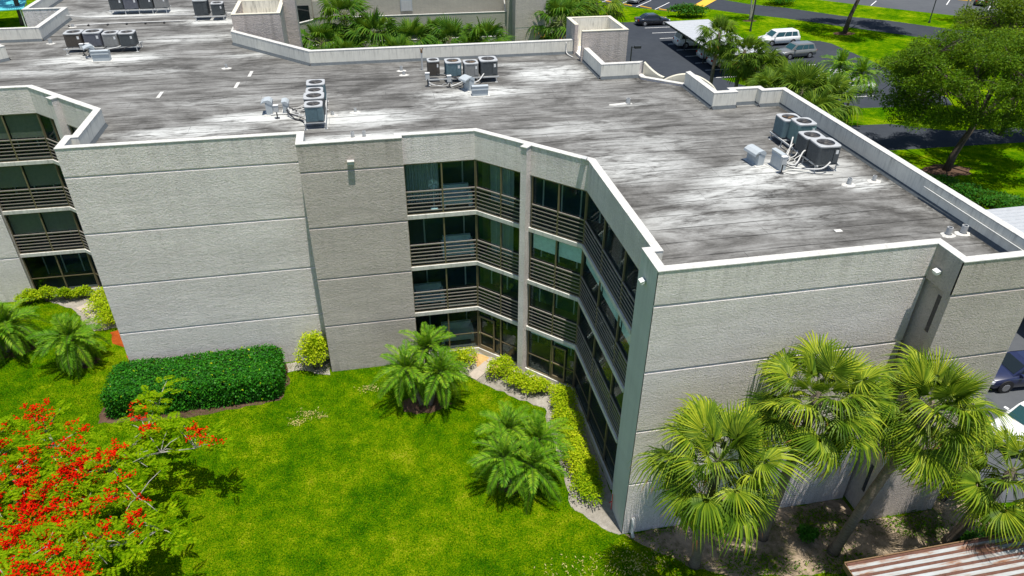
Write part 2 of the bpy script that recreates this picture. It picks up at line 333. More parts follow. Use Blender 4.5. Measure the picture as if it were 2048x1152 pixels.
sheet('parking_lot', [(40.3, 70.5), (47.4, 70.1), (50.3, 69.3), (51.1, 67.9), (51.2, 64.5), (51.5, 56.1), (51.0, 46), (50, 44), (38.5, 44.9), (37.6, 50)], .004, 'asphalt')
sheet('grass_island', [(20, 26), (33, 26), (36, 44), (30, 47), (21, 46)], .012, 'lawn_ground')
sheet('driveway', [(18.01, 34.3), (36.6, 34.3), (49.3, 33.9), (75, 33), (75, 36), (44.6, 37.6), (40.2, 40.2), (36.1, 40.4), (30, 40.5), (18.01, 40.5)], .008, 'asphalt')
sheet('road', [(20, 106), (29, 98), (29.6, 95), (34.8, 90.5), (37.4, 88.4), (38.6, 88.6), (41.2, 91.5), (43.8, 89.4), (46.6, 86.3), (52, 82.1), (58.5, 75.3), (64.9, 68.8), (70.8, 61.6), (84, 44), (92, 50), (80, 65), (75.7, 69.2), (71.9, 72.2), (66.4, 78.2), (61.4, 81.9), (55.8, 88.2), (51.3, 91.6), (48.9, 95), (46, 102), (46, 125), (20, 125)], .004, 'asphalt')
sheet('parking_lot', [(58, 98), (64.3, 92.6), (70.5, 86.6), (74.4, 83), (83.3, 75.3), (104, 58), (140, 80), (90, 130)], .004, 'asphalt_light')
sheet('parking_lot', [(16.2, -1.5), (60, -6), (60, 18), (28, 19), (15.6, 19.5)], .004, 'asphalt_light')
sheet('sand_bed', [(.1, -.02), (9.8, -.02), (9.84, -1.3), (13.3, -1.3), (13.3, 3), (16.15, 3), (16.15, -1.6), (15.2, -3.6), (10, -3.4), (6.5, -3.2), (3.6, -2.7), (2.0, -1.9), (.9, -.85)], .006, 'sand')
sheet('gravel_bed', [(.3, .02), (-.12, 0), (-.7, .45), (-1.65, 1.75), (-1.55, 3.2), (-1.45, 6), (-1.3, 7.8), (-2.4, 8.6), (-3.6, 9.8), (-4.7, 11.0), (-5.4, 12.0), (-7, 12.4), (-7, 12.8), (-3.8, 12.8), (.3, 8.7)], .006, 'gravel')
sheet('gravel_patch', [(-4.3, 12.5), (-3.9, 11.2), (-3.2, 10.7), (-2.9, 11.4), (-3.3, 12.2), (-3.9, 12.7)], .010, 'tan_gravel')
sheet('sand_bed', [(-14.2, 13.75), (-13.9, 12.9), (-13.1, 13.0), (-12.6, 12.8), (-11.6, 12.3), (-11.5, 13.75)], .006, 'gravel')
sheet('mulch_bed', [(-23.6, 18.3), (-23.2, 17.2), (-22.3, 16.5), (-21.9, 15.0), (-21.45, 14.3), (-21.4, 15.4), (-21.1, 18.6), (-22.6, 18.9)], .006, 'red_mulch')
sheet('gravel_bed', [(-28.3, 22.6), (-26.2, 21.0), (-25.2, 19.5), (-24.5, 18.6), (-21.2, 18.7), (-25.2, 22.7)], .010, 'gravel')
def blob(cx, cy, rx, ry, n=22):
    return [(cx+rx*math.cos(2*math.pi*i/n)*random.uniform(.85, 1.12), cy+ry*math.sin(2*math.pi*i/n)*random.uniform(.85, 1.12)) for i in range(n)]
for (cx, cy, rx, ry) in ((-7.0, 9.2, 1.25, .7), (-3.6, 3.6, .9, .8), (-24.3, 15.7, .8, .55), (-28.4, 17.6, 1.3, .8), (38.1, 29.6, 2.2, 1.2), (55.7, 72.4, 1.6, .9), (46.4, 81.2, 1, .6), (76.6, 75.4, 1, .7), (79.8, 72.8, 1, .7)):
    sheet('mulch_bed', blob(cx, cy, rx, ry), .008, 'brown_mulch')
sheet('mulch_bed', [(-22.4, 13.6), (-22.3, 10.7), (-18, 10.35), (-14, 10.8), (-13.6, 12.0), (-13.9, 13.75)], .007, 'brown_mulch')
# painted bay lines, each a strip of paint
def line_strip(name, a, b, wd, z, mat):
    a = Vector((*a, 0)); b = Vector((*b, 0)); d = (b-a).normalized(); n = Vector((-d.y, d.x, 0))*wd/2
    return sheet(name, [tuple((a-n)[:2]), tuple((b-n)[:2]), tuple((b+n)[:2]), tuple((a+n)[:2])], z, mat)
for y in (79.5, 76.7, 73.85, 71, 68.15, 65.3, 62.4, 59.5, 56.7): line_strip('bay_marking', (30.0, y), (35.4, y), .13, .012, 'line_paint')
for a, b in (((29.2, 96.5), (32.4, 99.5)), ((31.3, 94.3), (34.6, 97.7)), ((33.3, 92.3), (37.2, 96.4)), ((35.5, 90.2), (39.5, 94.5)), ((82.3, 86.2), (85.4, 89.4)), ((86.2, 82.0), (90.4, 86.0)), ((88.5, 80.3), (92.8, 84.6)), ((70, 87.6), (73, 90.6))):
    line_strip('bay_marking', a, b, .14, .012, 'line_paint')
for y in (48, 50.9, 53.8, 56.7, 59.5, 65.3): line_strip('bay_marking', (40, y), (43.9, y), .13, .012, 'line_paint')
line_strip('crossing_marking', (42.6, 90.9), (48.6, 97.4), 1.7, .012, 'yellow_paint')
def stop_block(a, b, label):
    m = MB(); a = Vector((*a, 0)); b = Vector((*b, 0)); d = (b-a).normalized(); n = (-d.y, d.x); L = (b-a).length
    p = lambda s, t, z: (a.x+d.x*s+n[0]*t, a.y+d.y*s+n[1]*t, z)
    prof = [(-.09, .012), (-.07, .11), (-.04, .14), (.04, .14), (.07, .11), (.09, .012)]
    m.add([p(0, t, z) for t, z in prof]+[p(L, t, z) for t, z in prof], [(i, i+1, i+7, i+6) for i in range(5)]+[(5, 4, 3, 2, 1, 0), (6, 7, 8, 9, 10, 11), (0, 6, 11, 5)])
    tag(m.build('wheel_stop', 'yellow_paint'), label, 'wheel stop', 'yellow wheel stops along the far lot')
for a, b, l in (((29.9, 96.7), (31.1, 95.1), 'yellow wheel stop left of the parked white sedan at the top edge'), ((31.9, 94.2), (32.8, 92.9), 'yellow wheel stop in front of the white sedan at the top edge'),
        ((34.0, 92.5), (35.1, 90.6), 'yellow wheel stop in the empty bay right of the white sedan'), ((36.1, 90.1), (37.4, 88.6), 'rightmost yellow wheel stop beside the grass behind the black sedan'),
        ((86.7, 89.2), (88.2, 88.0), 'yellow wheel stop left of the navy car in the far right lot'), ((90.7, 86.2), (91.9, 84.6), 'yellow wheel stop right of the navy car in the far right lot')): stop_block(a, b, l)
# stepping slabs
gp = structure(empty('garden_path'))
for (x, y, rz, sx, sy) in ((-3.05, 12.0, .75, .75, .55), (-3.65, 11.45, .75, .75, .6), (-4.2, 10.95, .75, .75, .6), (-1.35, 10.1, .75, .8, .5), (-.75, 9.4, .75, .8, .5), (-.55, 8.75, .3, .6, .5), (-.75, 8.1, .2, .6, .55), (-.85, 7.4, .1, .6, .55), (-24.7, 20.3, .75, 1.1, .75), (-25.5, 21.2, .75, 1.0, .7)):
    m = MB(); m.box(-sx/2, -sy/2, 0, sx/2, sy/2, .04); s_ = m.build('paving_slab', 'paver', gp); s_.location = (x, y, .004+.006); s_.rotation_euler = (0, 0, rz)

# ------------------------------------------------------------------ the apartment building
PTS = [(13.2, -1.24), (9.84, -1.24), (9.84, 0), (0, 0), (0, 1.48), (.32, 1.48), (.32, 8.73), (-3.77, 12.84), (-7.03, 12.84), (-7.03, 12.55), (-11.5, 12.55), (-11.5, 13.8), (-21.3, 13.8), (-21.3, 15.3),
       (-21.0, 15.3), (-21.0, 18.6), (-25.22, 22.82), (-28.65, 22.82), (-28.65, 22.55), (-36, 22.55), (-36, 25.2), (-29.6, 31.4), (-31.4, 33.3), (-36, 33.3), (-36, 36.1), (-29.0, 36.1), (-29.0, 41.6), (-31.6, 41.6), (-31.6, 54),
       (-16.2, 54), (-16.2, 33.0), (-11.3, 27.55), (5.2, 27.55), (5.2, 25.4), (5.2, 22.1), (7.5, 22.1), (7.5, 21.5), (9.4, 19.8), (9.4, 16.25), (10.15, 16.25), (10.15, 16.65), (12.02, 16.65), (12.02, 16.2), (13.2, 16.2)]
KIND = {5: 'balcony', 6: 'balcony', 7: 'balcony', 14: 'balcony', 15: 'balcony', 16: 'balcony', 32: 'low', 35: 'low', 36: 'low'}
TAN = {0, 9, 1, 8, 10}
T = .28; N_ = len(PTS); ZP = 12.42; ZD = 11.6
def dirs(i):
    p, q = PTS[i], PTS[(i+1) % N_]; L = math.hypot(q[0]-p[0], q[1]-p[1]); u = ((q[0]-p[0])/L, (q[1]-p[1])/L); return p, q, u, (-u[1], u[0]), L
def offset(t):
    out = []
    for i in range(N_):
        _, _, u0, n0, _ = dirs(i-1); p, _, u1, n1, _ = dirs(i)
        dt = 1+n0[0]*n1[0]+n0[1]*n1[1]
        if dt < 1e-6: dt = 1e-6
        out.append((p[0]-t*(n0[0]+n1[0])/dt, p[1]-t*(n0[1]+n1[1])/dt))
    return out
INN = offset(T)
bld = empty('apartment_building', (0, 0, 0), 0, 'four storey grey stucco apartment block with flat roof and stepped balconies', 'building')
GRV = [2.87, 5.62, 8.37, 11.12]
COPE_OUT = offset(-.02); COPE_IN = offset(T+.02); DK = offset(T-.002)
for i in range(N_):
    p, q, u, n, L = dirs(i); k = KIND.get(i, 'solid'); j = (i+1) % N_
    mat = 'stucco_tan' if i in TAN else 'stucco_grey'
    if i in (3, 4, 12, 13): mat = 'stucco_smooth'
    z0 = {'solid': -.1, 'balcony': 11.08, 'low': -.1}[k]; z1 = ZP if k != 'low' else 11.72
    DEP = .06 if (k == 'solid' and L > 2 and i in (0, 2, 10, 9, 11, 18)) else 0
    m = MB(); a, b = (p, q)
    if DEP: a = (p[0]-n[0]*DEP, p[1]-n[1]*DEP); b = (q[0]-n[0]*DEP, q[1]-n[1]*DEP)
    if i == 1:   # recessed return beside the main wall: full at the top, set back below with a slit
        m.prism([p, q, INN[j], INN[i]], 11.1, ZP)
        m.prism([(9.99, -1.18), (9.99, .2), (10.3, .2), (10.3, -1.18)], -.1, 11.1); m.prism([(9.84, -1.18), (9.84, -.92), (9.99, -.92), (9.99, -1.18)], -.1, 11.1)
        wl_ = m.build('return_wall', mat, bld)
        for z in (1.2, 3.9, 6.6, 9.3):
            s_ = MB(); s_.box(9.975, -.86, z, 9.985, -.62, z+1.5); s_.build('slit_window', 'dark_glass', wl_)
    else:
        m.prism([a, b, INN[j], INN[i]], z0, z1); nm = {'solid': 'wall', 'balcony': 'fascia', 'low': 'curb'}[k]
        wl_ = m.build(nm, [mat], bld)
    if DEP:   # proud stucco panels with recessed joints between the storeys
        zs = [-.05]+GRV+[ZP-.02]
        for s0, s1 in zip(zs[:-1], zs[1:]):
            pm = MB(); e0, e1 = s0+.06, s1-.06
            if s1 > 12: e1 = s1
            ch = .05; P0 = lambda aa, d: (p[0]+u[0]*aa-n[0]*d, p[1]+u[1]*aa-n[1]*d)
            A, B, A2, B2 = P0(0, 0), P0(L, 0), P0(0, DEP), P0(L, DEP)
            pm.add([(*A2, e0-ch), (*B2, e0-ch), (*B, e0), (*A, e0), (*A, e1), (*B, e1), (*B2, e1+(ch if s1 < 12 else 0)), (*A2, e1+(ch if s1 < 12 else 0))],
                   [(0, 1, 2, 3), (3, 2, 5, 4), (4, 5, 6, 7), (0, 3, 4, 7), (1, 6, 5, 2)])
            po = pm.build('wall_panel', mat, wl_)
            for pl in po.data.polygons: pl.flip() if pl.normal.dot(Vector((n[0], n[1], 0))) < -.5 else None
    if k != 'low':
        ip = MB(); ip.prism([INN[i], INN[j], (INN[j][0]-n[0]*.012, INN[j][1]-n[1]*.012), (INN[i][0]-n[0]*.012, INN[i][1]-n[1]*.012)], ZD+.1, ZP-.012)
        ip.build('parapet_lining', 'parapet_inner', bld)
        cp = MB(); cp.prism([COPE_OUT[i], COPE_OUT[j], COPE_IN[j], COPE_IN[i]], ZP, ZP+.035); cp.build('coping', 'white_paint', bld)
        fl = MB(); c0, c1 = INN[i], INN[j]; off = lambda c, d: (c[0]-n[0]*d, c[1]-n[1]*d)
        fl.add([(*off(c0, .02), ZD+.16), (*off(c1, .02), ZD+.16), (*off(c1, .11), ZD+.006), (*off(c0, .11), ZD+.006)], [(0, 1, 2, 3)]); fl.build('base_flashing', 'flashing_shade', bld)  # cant strip; its blue-grey colour includes the shade along the parapet foot
    else:
        cp = MB(); cp.prism([COPE_OUT[i], COPE_OUT[j], COPE_IN[j], COPE_IN[i]], 11.72, 11.75); cp.build('coping', 'white_paint', bld)
# roof slab and lapped membrane sheets
m = MB(); m.prism(DK, ZD-.3, ZD-.02); m.build('roof_slab', 'concrete', bld)
deck = MB(); deck.prism(DK, ZD-.015, ZD-.006); deck = deck.build('roof_deck', 'roof_membrane', bld)
for y0 in range(-2, 54):
    bm = bmesh.new(); f = bm.faces.new([bm.verts.new((x, y, 0)) for x, y in DK]); bmesh.ops.triangulate(bm, faces=bm.faces[:])
    for co, nn in (((0, y0, 0), (0, -1, 0)), ((0, y0+1, 0), (0, 1, 0))):
        bmesh.ops.bisect_plane(bm, geom=bm.verts[:]+bm.edges[:]+bm.faces[:], plane_co=co, plane_no=nn, clear_outer=True)
    if not bm.faces: bm.free(); continue
    for v in bm.verts: v.co.z = ZD+.010*(1-(v.co.y-y0))
    bmesh.ops.recalc_face_normals(bm, faces=bm.faces[:])
    me = bpy.data.meshes.new('membrane_sheet'); bm.to_mesh(me); bm.free()
    for pl in me.polygons:
        if pl.normal.z < 0: pl.flip()
    me.materials.append(MATS['roof_membrane']); obj('membrane_sheet', me, deck)

# balconies ------------------------------------------------------------
SLABS = [(-.02, .28), (2.75, 2.95), (5.48, 5.68), (8.3, 8.5)]; HEADS = [2.75, 5.48, 8.3, 11.08]
def inset_line(pl, d):
    out = []
    for i, p in enumerate(pl):
        ns = []
        for a, b in ((i-1, i), (i, i+1)):
            if a < 0 or b >= len(pl): continue
            L = math.hypot(pl[b][0]-pl[a][0], pl[b][1]-pl[a][1]); ns.append((-(pl[b][1]-pl[a][1])/L, (pl[b][0]-pl[a][0])/L))
        if len(ns) == 1: out.append((p[0]-ns[0][0]*d, p[1]-ns[0][1]*d))
        else:
            dt = 1+ns[0][0]*ns[1][0]+ns[0][1]*ns[1][1]; out.append((p[0]-d*(ns[0][0]+ns[1][0])/dt, p[1]-d*(ns[0][1]+ns[1][1])/dt))
    return out
BAR = {}
def bar_obj(p, u, n, a0, a1, z, parent, nm='railing_bar', hgt=.035, dep=.03, mat='rail_bar', d0=.0):
    key = (round(a1-a0, 3), hgt, dep, mat)
    if key not in BAR:
        m = MB(); m.box(0, -dep, -hgt/2, a1-a0, 0, hgt/2); BAR[key] = m.mesh(nm, mat)
    M = Matrix(((u[0], -u[1], 0, p[0]+u[0]*a0+n[0]*d0), (u[1], u[0], 0, p[1]+u[1]*a0+n[1]*d0), (0, 0, 1, z), (0, 0, 0, 1)))
    # local -y of the bar is inward (n is +y of the frame)
    return obj(nm, BAR[key], parent, M)
def unit(line, bays, pillars, shades, doors, curtains, shade_dark=None):
    """line: facade corners in outline order; bays: per segment list of break distances"""
    inner = inset_line(line, 2.2); pane_in = .10
    for fl in range(4):
        z0, z1 = SLABS[fl]; hd = HEADS[fl]
        out = inset_line(line, -.05)
        m = MB(); m.prism(out+inner[::-1], z0, z1); sl_ = m.build('balcony_slab', 'slab_edge', bld)
        # inner wall and ceiling
        iw = MB(); i2 = inset_line(line, 2.32)
        for a in range(len(line)-1): iw.prism([inner[a], inner[a+1], i2[a+1], i2[a]], z1, hd)
        iw = iw.build('inner_wall', 'interior' if fl == 3 else 'interior_shaded', bld)  # lower storeys: same interior, with deeper shade put into a darker wall colour
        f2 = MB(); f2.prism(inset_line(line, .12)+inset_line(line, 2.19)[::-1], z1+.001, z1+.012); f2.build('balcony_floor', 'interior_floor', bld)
        for a in range(len(line)-1):
            p, q = line[a], line[a+1]; L = math.hypot(q[0]-p[0], q[1]-p[1]); u = ((q[0]-p[0])/L, (q[1]-p[1])/L); n = (-u[1], u[0])
            pi, qi = inner[a], inner[a+1]; Li = math.hypot(qi[0]-pi[0], qi[1]-pi[1])
            if Li > 1.2:   # sliding doors in the inner wall
                x = .25
                while x+1.0 < Li:
                    m = MB(); m.seg(pi, u, n, x, x+.95, .0, .03, z1+.05, z1+2.1); m.build('sliding_door', 'door_glass', iw)
                    m = MB(); m.seg(pi, u, n, x+.95, x+1.02, .0, .05, z1+.02, z1+2.16); m.build('door_frame', 'cream_paint', iw); x += 1.02
            br = bays[a]
            for b in range(len(br)-1):
                a0, a1 = br[b], br[b+1]
                if (a, b) in pillars: continue
                bay = MB()
                # frame: mullions, head and sill
                for x0, x1 in ((a0, a0+.035), (a1-.035, a1)): bay.seg(p, u, n, x0, x1, -.09, -.02, z1, hd)
                bay.seg(p, u, n, a0+.035, a1-.035, -.09, -.03, hd-.06, hd); bay.seg(p, u, n, a0+.035, a1-.035, -.09, -.03, z1, z1+.05)
                mid = z1+1.15 if fl else z1+.95
                bay.seg(p, u, n, a0+.035, a1-.035, -.085, -.025 if fl else -.06, mid-.025, mid+.025)
                bo = bay.build('window_bay', 'bronze_frame', bld)
                gm = MB(); gm.seg(p, u, n, a0+.03, a1-.03, -.105, -.10, mid+.03, hd-.02); gm.build('glass_pane', 'pane_glass', bo)
                gm = MB(); gm.seg(p, u, n, a0+.03, a1-.03, -.105, -.10, z1+.03, mid-.03); gm.build('glass_pane', 'pane_glass', bo)
                if fl:
                    bar_obj(p, u, n, a0+.037, a1-.037, mid+.03, bo, 'top_rail', .05, .05, 'rail_bar', -.005)
                    for zz in (.19, .385, .58, .775, .97): bar_obj(p, u, n, a0+.037, a1-.037, z1+zz, bo)
                sh = shades.get((fl, a, b)); smat = 'shade_cloth' if shade_dark is None else shade_dark
                if sh:
                    m = MB(); m.seg(p, u, n, a0+.06, a1-.06, -.2, -.19, hd-sh*(hd-mid)-.0, hd-.02); m.build('roller_shade', smat, bo)
                if (fl, a, b) in curtains:
                    m = MB(); nn = 40
                    pts = []
                    for k in range(nn+1):
                        aa = a0+.05+(a1-a0-.1)*k/nn; dd = -1.2+.05*math.sin(k*1.9); pts.append((p[0]+u[0]*aa+n[0]*dd, p[1]+u[1]*aa+n[1]*dd))
                    m.add([(*x, z1+.05) for x in pts]+[(*x, hd-.05) for x in pts], [(k, k+1, nn+2+k, nn+1+k) for k in range(nn)]); m.build('curtain', 'curtain', bo)
                if (fl, a, b) in doors:
                    s0, s1 = doors[(fl, a, b)]; d0, d1 = a0+s0*(a1-a0), a0+s1*(a1-a0); dm = MB()
                    for x0, x1 in ((d0, d0+.07), (d1-.07, d1)): dm.seg(p, u, n, x0, x1, -.07, .0, z1+.02, z1+2.1)
                    dm.seg(p, u, n, d0+.07, d1-.07, -.07, .0, z1+2.03, z1+2.1); dm.seg(p, u, n, d0+.07, d1-.07, -.07, .0, z1+.02, z1+.24); dm.seg(p, u, n, d0+.07, d1-.07, -.065, -.005, z1+.98, z1+1.04)
                    do = dm.build('screen_door', 'bronze_frame', bld); h = MB(); h.seg(p, u, n, d1-.06, d1-.02, 0, .05, z1+1.0, z1+1.12); h.build('door_handle', 'chrome', do)
E0 = lambda p, q: math.hypot(q[0]-p[0], q[1]-p[1])
# right hand recess: C (side), B (diagonal), A (back) in outline order
lineR = [(.32, 2.3), (.32, 8.73), (-3.77, 12.84), (-7.03, 12.84)]
LB = E0(lineR[1], lineR[2]); fB = lambda x: (.32-x)/4.09*LB
baysR = [[0, 1.46, 3.95, 6.43], [0, fB(-.63), fB(-1.6), fB(-1.93), fB(-2.775), LB], [0, 1.55, 3.26]]
shR = {(2, 0, 0): .6, (2, 0, 1): .55, (2, 0, 2): .5, (2, 1, 0): .62, (2, 1, 1): .62, (0, 1, 1): .18, (0, 1, 0): .18}
unit(lineR, baysR, {(1, 2)}, shR, {(0, 1, 0): (.38, .95), (0, 1, 4): (.28, .95)}, {(2, 1, 4), (3, 1, 4), (3, 2, 1)})
m = MB(); m.seg((.32, 1.48), (0, 1), (-1, 0), 0, .82, -.28, 0, -.1, 11.08); m.build('wall', 'stucco_smooth', bld)
for fl in range(4):   # head wall over the glazing on each storey is the slab; side reveal wall
    pass
lineL = [(-21.0, 18.6), (-25.22, 22.82), (-28.65, 22.82)]
LB2 = E0(lineL[0], lineL[1]); gB = lambda x: (-21.0-x)/4.22*LB2
baysL = [[0, gB(-23.1), gB(-23.6), gB(-24.3), LB2], [0, 1.7, 3.43]]
unit(lineL, baysL, {(0, 1)}, {(3, 1, 0): .95, (3, 1, 1): .95, (2, 1, 0): .9, (2, 1, 1): .9, (1, 1, 0): .97, (1, 1, 1): .97}, {}, {(2, 0, 2)}, 'shade_grey')
def pier(a, b, name='pier'):
    u = ((b[0]-a[0]), (b[1]-a[1])); L = math.hypot(*u); u = (u[0]/L, u[1]/L); n = (-u[1], u[0])
    m = MB()
    zs = [-.05, 2.86, 5.6, 8.4, ZP-.001]
    for z0, z1 in zip(zs[:-1], zs[1:]): m.seg(a, u, n, 0, L, -.15, .34, z0+.012, z1)
    o = m.build(name, 'stucco_grey', bld)
    c = MB(); c.seg(a, u, n, -.02, L+.02, 0.022, .37, ZP+.002, ZP+.04); c.build('coping', 'white_paint', bld)
pier((-1.66, 10.72), (-1.87, 10.93)); pier((-23.2, 20.8), (-23.5, 21.1))
# side wall between the left balconies' C face and the corner
m = MB(); m.prism([(-21.0, 15.31), (-21.0, 18.6), (-20.72, 18.6), (-20.72, 15.31)], -.1, 11.079); m.build('wall', 'stucco_smooth', bld)
# kerb under the ground floor glazing
# stair towers
def tower(x0, x1, y0, y1, zt, opening, lid, name='stair_tower'):
    m = MB(); th = .22; z0 = -.1
    m.box(x0, y0, z0, x1, y0+th, zt); m.box(x1-th, y0+th, z0, x1, y1, zt); m.box(x0, y1-th, z0, x1-th, y1, zt)
    if opening:
        m.box(x0, y0+th, z0, x0+th, y1-th, ZD); m.box(x0, opening, ZD, x0+th, y1-th, zt)
    else: m.box(x0, y0+th, z0, x0+th, y1-th, zt)
    o = m.build(name, 'stucco_tan', bld)
    i = MB(); e = .012
    i.box(x0+th, y0+th, ZD-.2, x1-th, y1-th, ZD+.02)
    i.box(x0+th, y0+th, ZD+.02, x1-th, y0+th+e, zt-.01); i.box(x0+th, y1-th-e, ZD+.02, x1-th, y1-th, zt-.01); i.box(x1-th-e, y0+th+e, ZD+.02, x1-th, y1-th-e, zt-.01)
    i.build('tower_lining', 'parapet_inner', bld)
    c = MB(); b = .015
    c.box(x0-b, y0-b, zt, x1+b, y0+th+b, zt+.03); c.box(x1-th-b, y0+th+b, zt, x1+b, y1+b, zt+.03); c.box(x0-b, y1-th-b, zt, x1-th-b, y1+b, zt+.03)
    c.box(x0-b, opening if opening else y0+th+b, zt, x0+th+b, y1-th-b, zt+.03); c.build('coping', 'cream_paint', bld)
    return o
tw = tower(4.78, 7.68, 25.42, 29.1, 13.4, 27.1, True)
dm = MB()
for k in range(4):
    a0, a1 = math.pi/2*k/4, math.pi/2*(k+1)/4
    r0, r1, h0, h1 = .62*math.cos(a0), .62*math.cos(a1), .95*math.sin(a0), .95*math.sin(a1)
    dm.tube([(6.5, 27.3, ZD+.25+h0), (6.5, 27.3, ZD+.25+h1)], [r0, max(r1, .02)], 20)
dm.cyl(6.5, 27.3, ZD+.02, ZD+.25, .62, .62, 20)
tag(dm.build('roof_dome', 'white_metal', None, True), 'white rounded ventilator dome peeking over the rear stair tower wall', 'ventilator')
tower(-16.32, -13.3, 33.14, 37.4, 13.4, None, False)
m = MB(); m.box(-13.3, 36.2, -.1, -12.5, 37.6, 14.5); o = m.build('tower_pier', 'stucco_tan', bld)
m = MB(); m.box(-16.1, 38.2, ZD, -15.2, 42, 14.0); m.build('tower_pier', 'stucco_tan', bld)
m = MB(); m.box(-12.495, 36.4, 9.2, -12.46, 37.4, 9.35); m.build('groove_trim', 'white_paint', bld)
# parapet with a scalloped top at the rear entry
m = MB(); a = (7.5, 21.95); nseg = 12; prof = []
for k in range(nseg+1):
    s = k/nseg; prof.append((a[0]+s*.95, a[1]-s*.85, 11.75+.67*(1-s)**1.6))
th = .22; nx, ny = .67, .74
V = [(x, y, 11.0) for x, y, z in prof]+[(x, y, z) for x, y, z in prof]+[(x+nx*th, y+ny*th, 11.0) for x, y, z in prof]+[(x+nx*th, y+ny*th, z) for x, y, z in prof]; K = nseg+1
m.add(V, [q for k in range(nseg) for q in ((k, k+1, K+k+1, K+k), (2*K+k+1, 2*K+k, 3*K+k, 3*K+k+1), (K+k, K+k+1, 3*K+k+1, 3*K+k))]); m.build('scalloped_parapet', 'cream_paint', bld)
m = MB(); V = []; K = 21
for k in range(K):
    s = k/(K-1); x = 8.0+s*3.0; y = 20.9-s*1.45; V.append((x, y, 11.35+.78*math.sin(math.pi*s)**.75))
V2 = V+[(x, y, 8) for x, y, z in V]+[(x+.12, y+.24, z) for x, y, z in V]+[(x+.12, y+.24, 8) for x, y, z in V]
m.add(V2, [q for k in range(K-1) for q in ((K+k, K+k+1, k+1, k), (2*K+k, 2*K+k+1, 3*K+k+1, 3*K+k), (k, k+1, 2*K+k+1, 2*K+k))]); m.build('entry_arch', 'cream_paint', bld)
# ------------------------------------------------------------------ roof machines
def ribbed(h0, h1, r=.5, ribs=11, dep=.018, cr=.10):
    pts = []
    for s in range(4):
        a = s*math.pi/2; ca, sa = math.cos(a), math.sin(a)
        for k in range(ribs*2+1):
            y = -(r-cr)+2*(r-cr)*k/(ribs*2); x = r-(dep if k % 2 else 0); pts.append((x*ca-y*sa, x*sa+y*ca))
        for k in (1, 2):
            b = k*math.pi/6; x, y = (r-cr)+cr*math.cos(b), (r-cr)+cr*math.sin(b); pts.append((x*ca-y*sa, x*sa+y*ca))
    m = MB(); m.prism(pts, h0, h1); return m
AC = {}
def ac_meshes(mat, fanmat):
    if (mat, fanmat) in AC: return AC[(mat, fanmat)]
    d = {}
    d['cabinet'] = ribbed(.05, .92).mesh('cabinet', mat)
    m = MB(); m.box(-.5, -.5, 0, .5, .5, .05); d['base_pan'] = m.mesh('base_pan', 'ac_dark')
    n = 48; outer = []; r = .515; cr = .12
    for k in range(n):
        a = 2*math.pi*k/n; c, s = math.cos(a), math.sin(a); q = (abs(c)**7+abs(s)**7)**(-1/7); outer.append((r*q*c, r*q*s))
    inner = [(.385*math.cos(2*math.pi*k/n), .385*math.sin(2*math.pi*k/n)) for k in range(n)]; m = MB()
    V = [(x, y, .92) for x, y in outer]+[(x, y, .985) for x, y in outer]+[(x*.94, y*.94, 1.0) for x, y in outer]+[(x, y, .995) for x, y in inner]+[(x, y, .9) for x, y in inner]
    m.add(V, [((b*n+k), (b*n+(k+1) % n), ((b+1)*n+(k+1) % n), ((b+1)*n+k)) for b in range(4) for k in range(n)]); d['top_panel'] = m.mesh('top_panel', 'ac_top')
    m = MB(); m.tube([(0, 0, .6), (0, 0, .9)], .384, 24, 0, False); m.add([(.384*math.cos(2*math.pi*k/24), .384*math.sin(2*math.pi*k/24), .9205) for k in range(24)], [tuple(range(24))]); d['fan_well'] = m.mesh('fan_well', 'dark_metal')
    m = MB(); m.cyl(0, 0, .925, .96, .09, .09, 12)
    for k in range(4):
        a = k*math.pi/2+.4; b = a+.55; m.add([(.08*math.cos(a), .08*math.sin(a), .93), (.36*math.cos(a), .36*math.sin(a), .925), (.36*math.cos(b), .36*math.sin(b), .955), (.08*math.cos(b), .08*math.sin(b), .95)], [(0, 1, 2, 3)])
    d['fan'] = m.mesh('fan', fanmat)
    m = MB()
    for rr in (.1, .17, .24, .31, .37): m.tube([(rr*math.cos(2*math.pi*k/20), rr*math.sin(2*math.pi*k/20), .985) for k in range(21)], .005, 4)
    for k in range(8): m.tube([(.1*math.cos(k*math.pi/4), .1*math.sin(k*math.pi/4), .985), (.39*math.cos(k*math.pi/4), .39*math.sin(k*math.pi/4), .985)], .005, 4)
    d['fan_guard'] = m.mesh('fan_guard', 'dark_metal')
    m = MB(); m.box(.2, -.525, .12, .44, -.5, .82); d['service_panel'] = m.mesh('service_panel', mat)
    m = MB(); m.box(.26, -.532, .58, .38, -.5255, .78); d['nameplate'] = m.mesh('nameplate', 'paper_label')
    AC[(mat, fanmat)] = d; return d
def ac(x, y, wd, h, mat, label, group, rz=0, fan='fan_blade', plate=True, z=11.945):
    e = empty('condenser_unit', (x, y, z), rz, label, 'air conditioner', group); e.scale = (wd, wd, h)
    d = ac_meshes(mat, fan)
    for k, me in d.items():
        if k == 'nameplate' and not plate: continue
        obj(k, me, e)
    return e
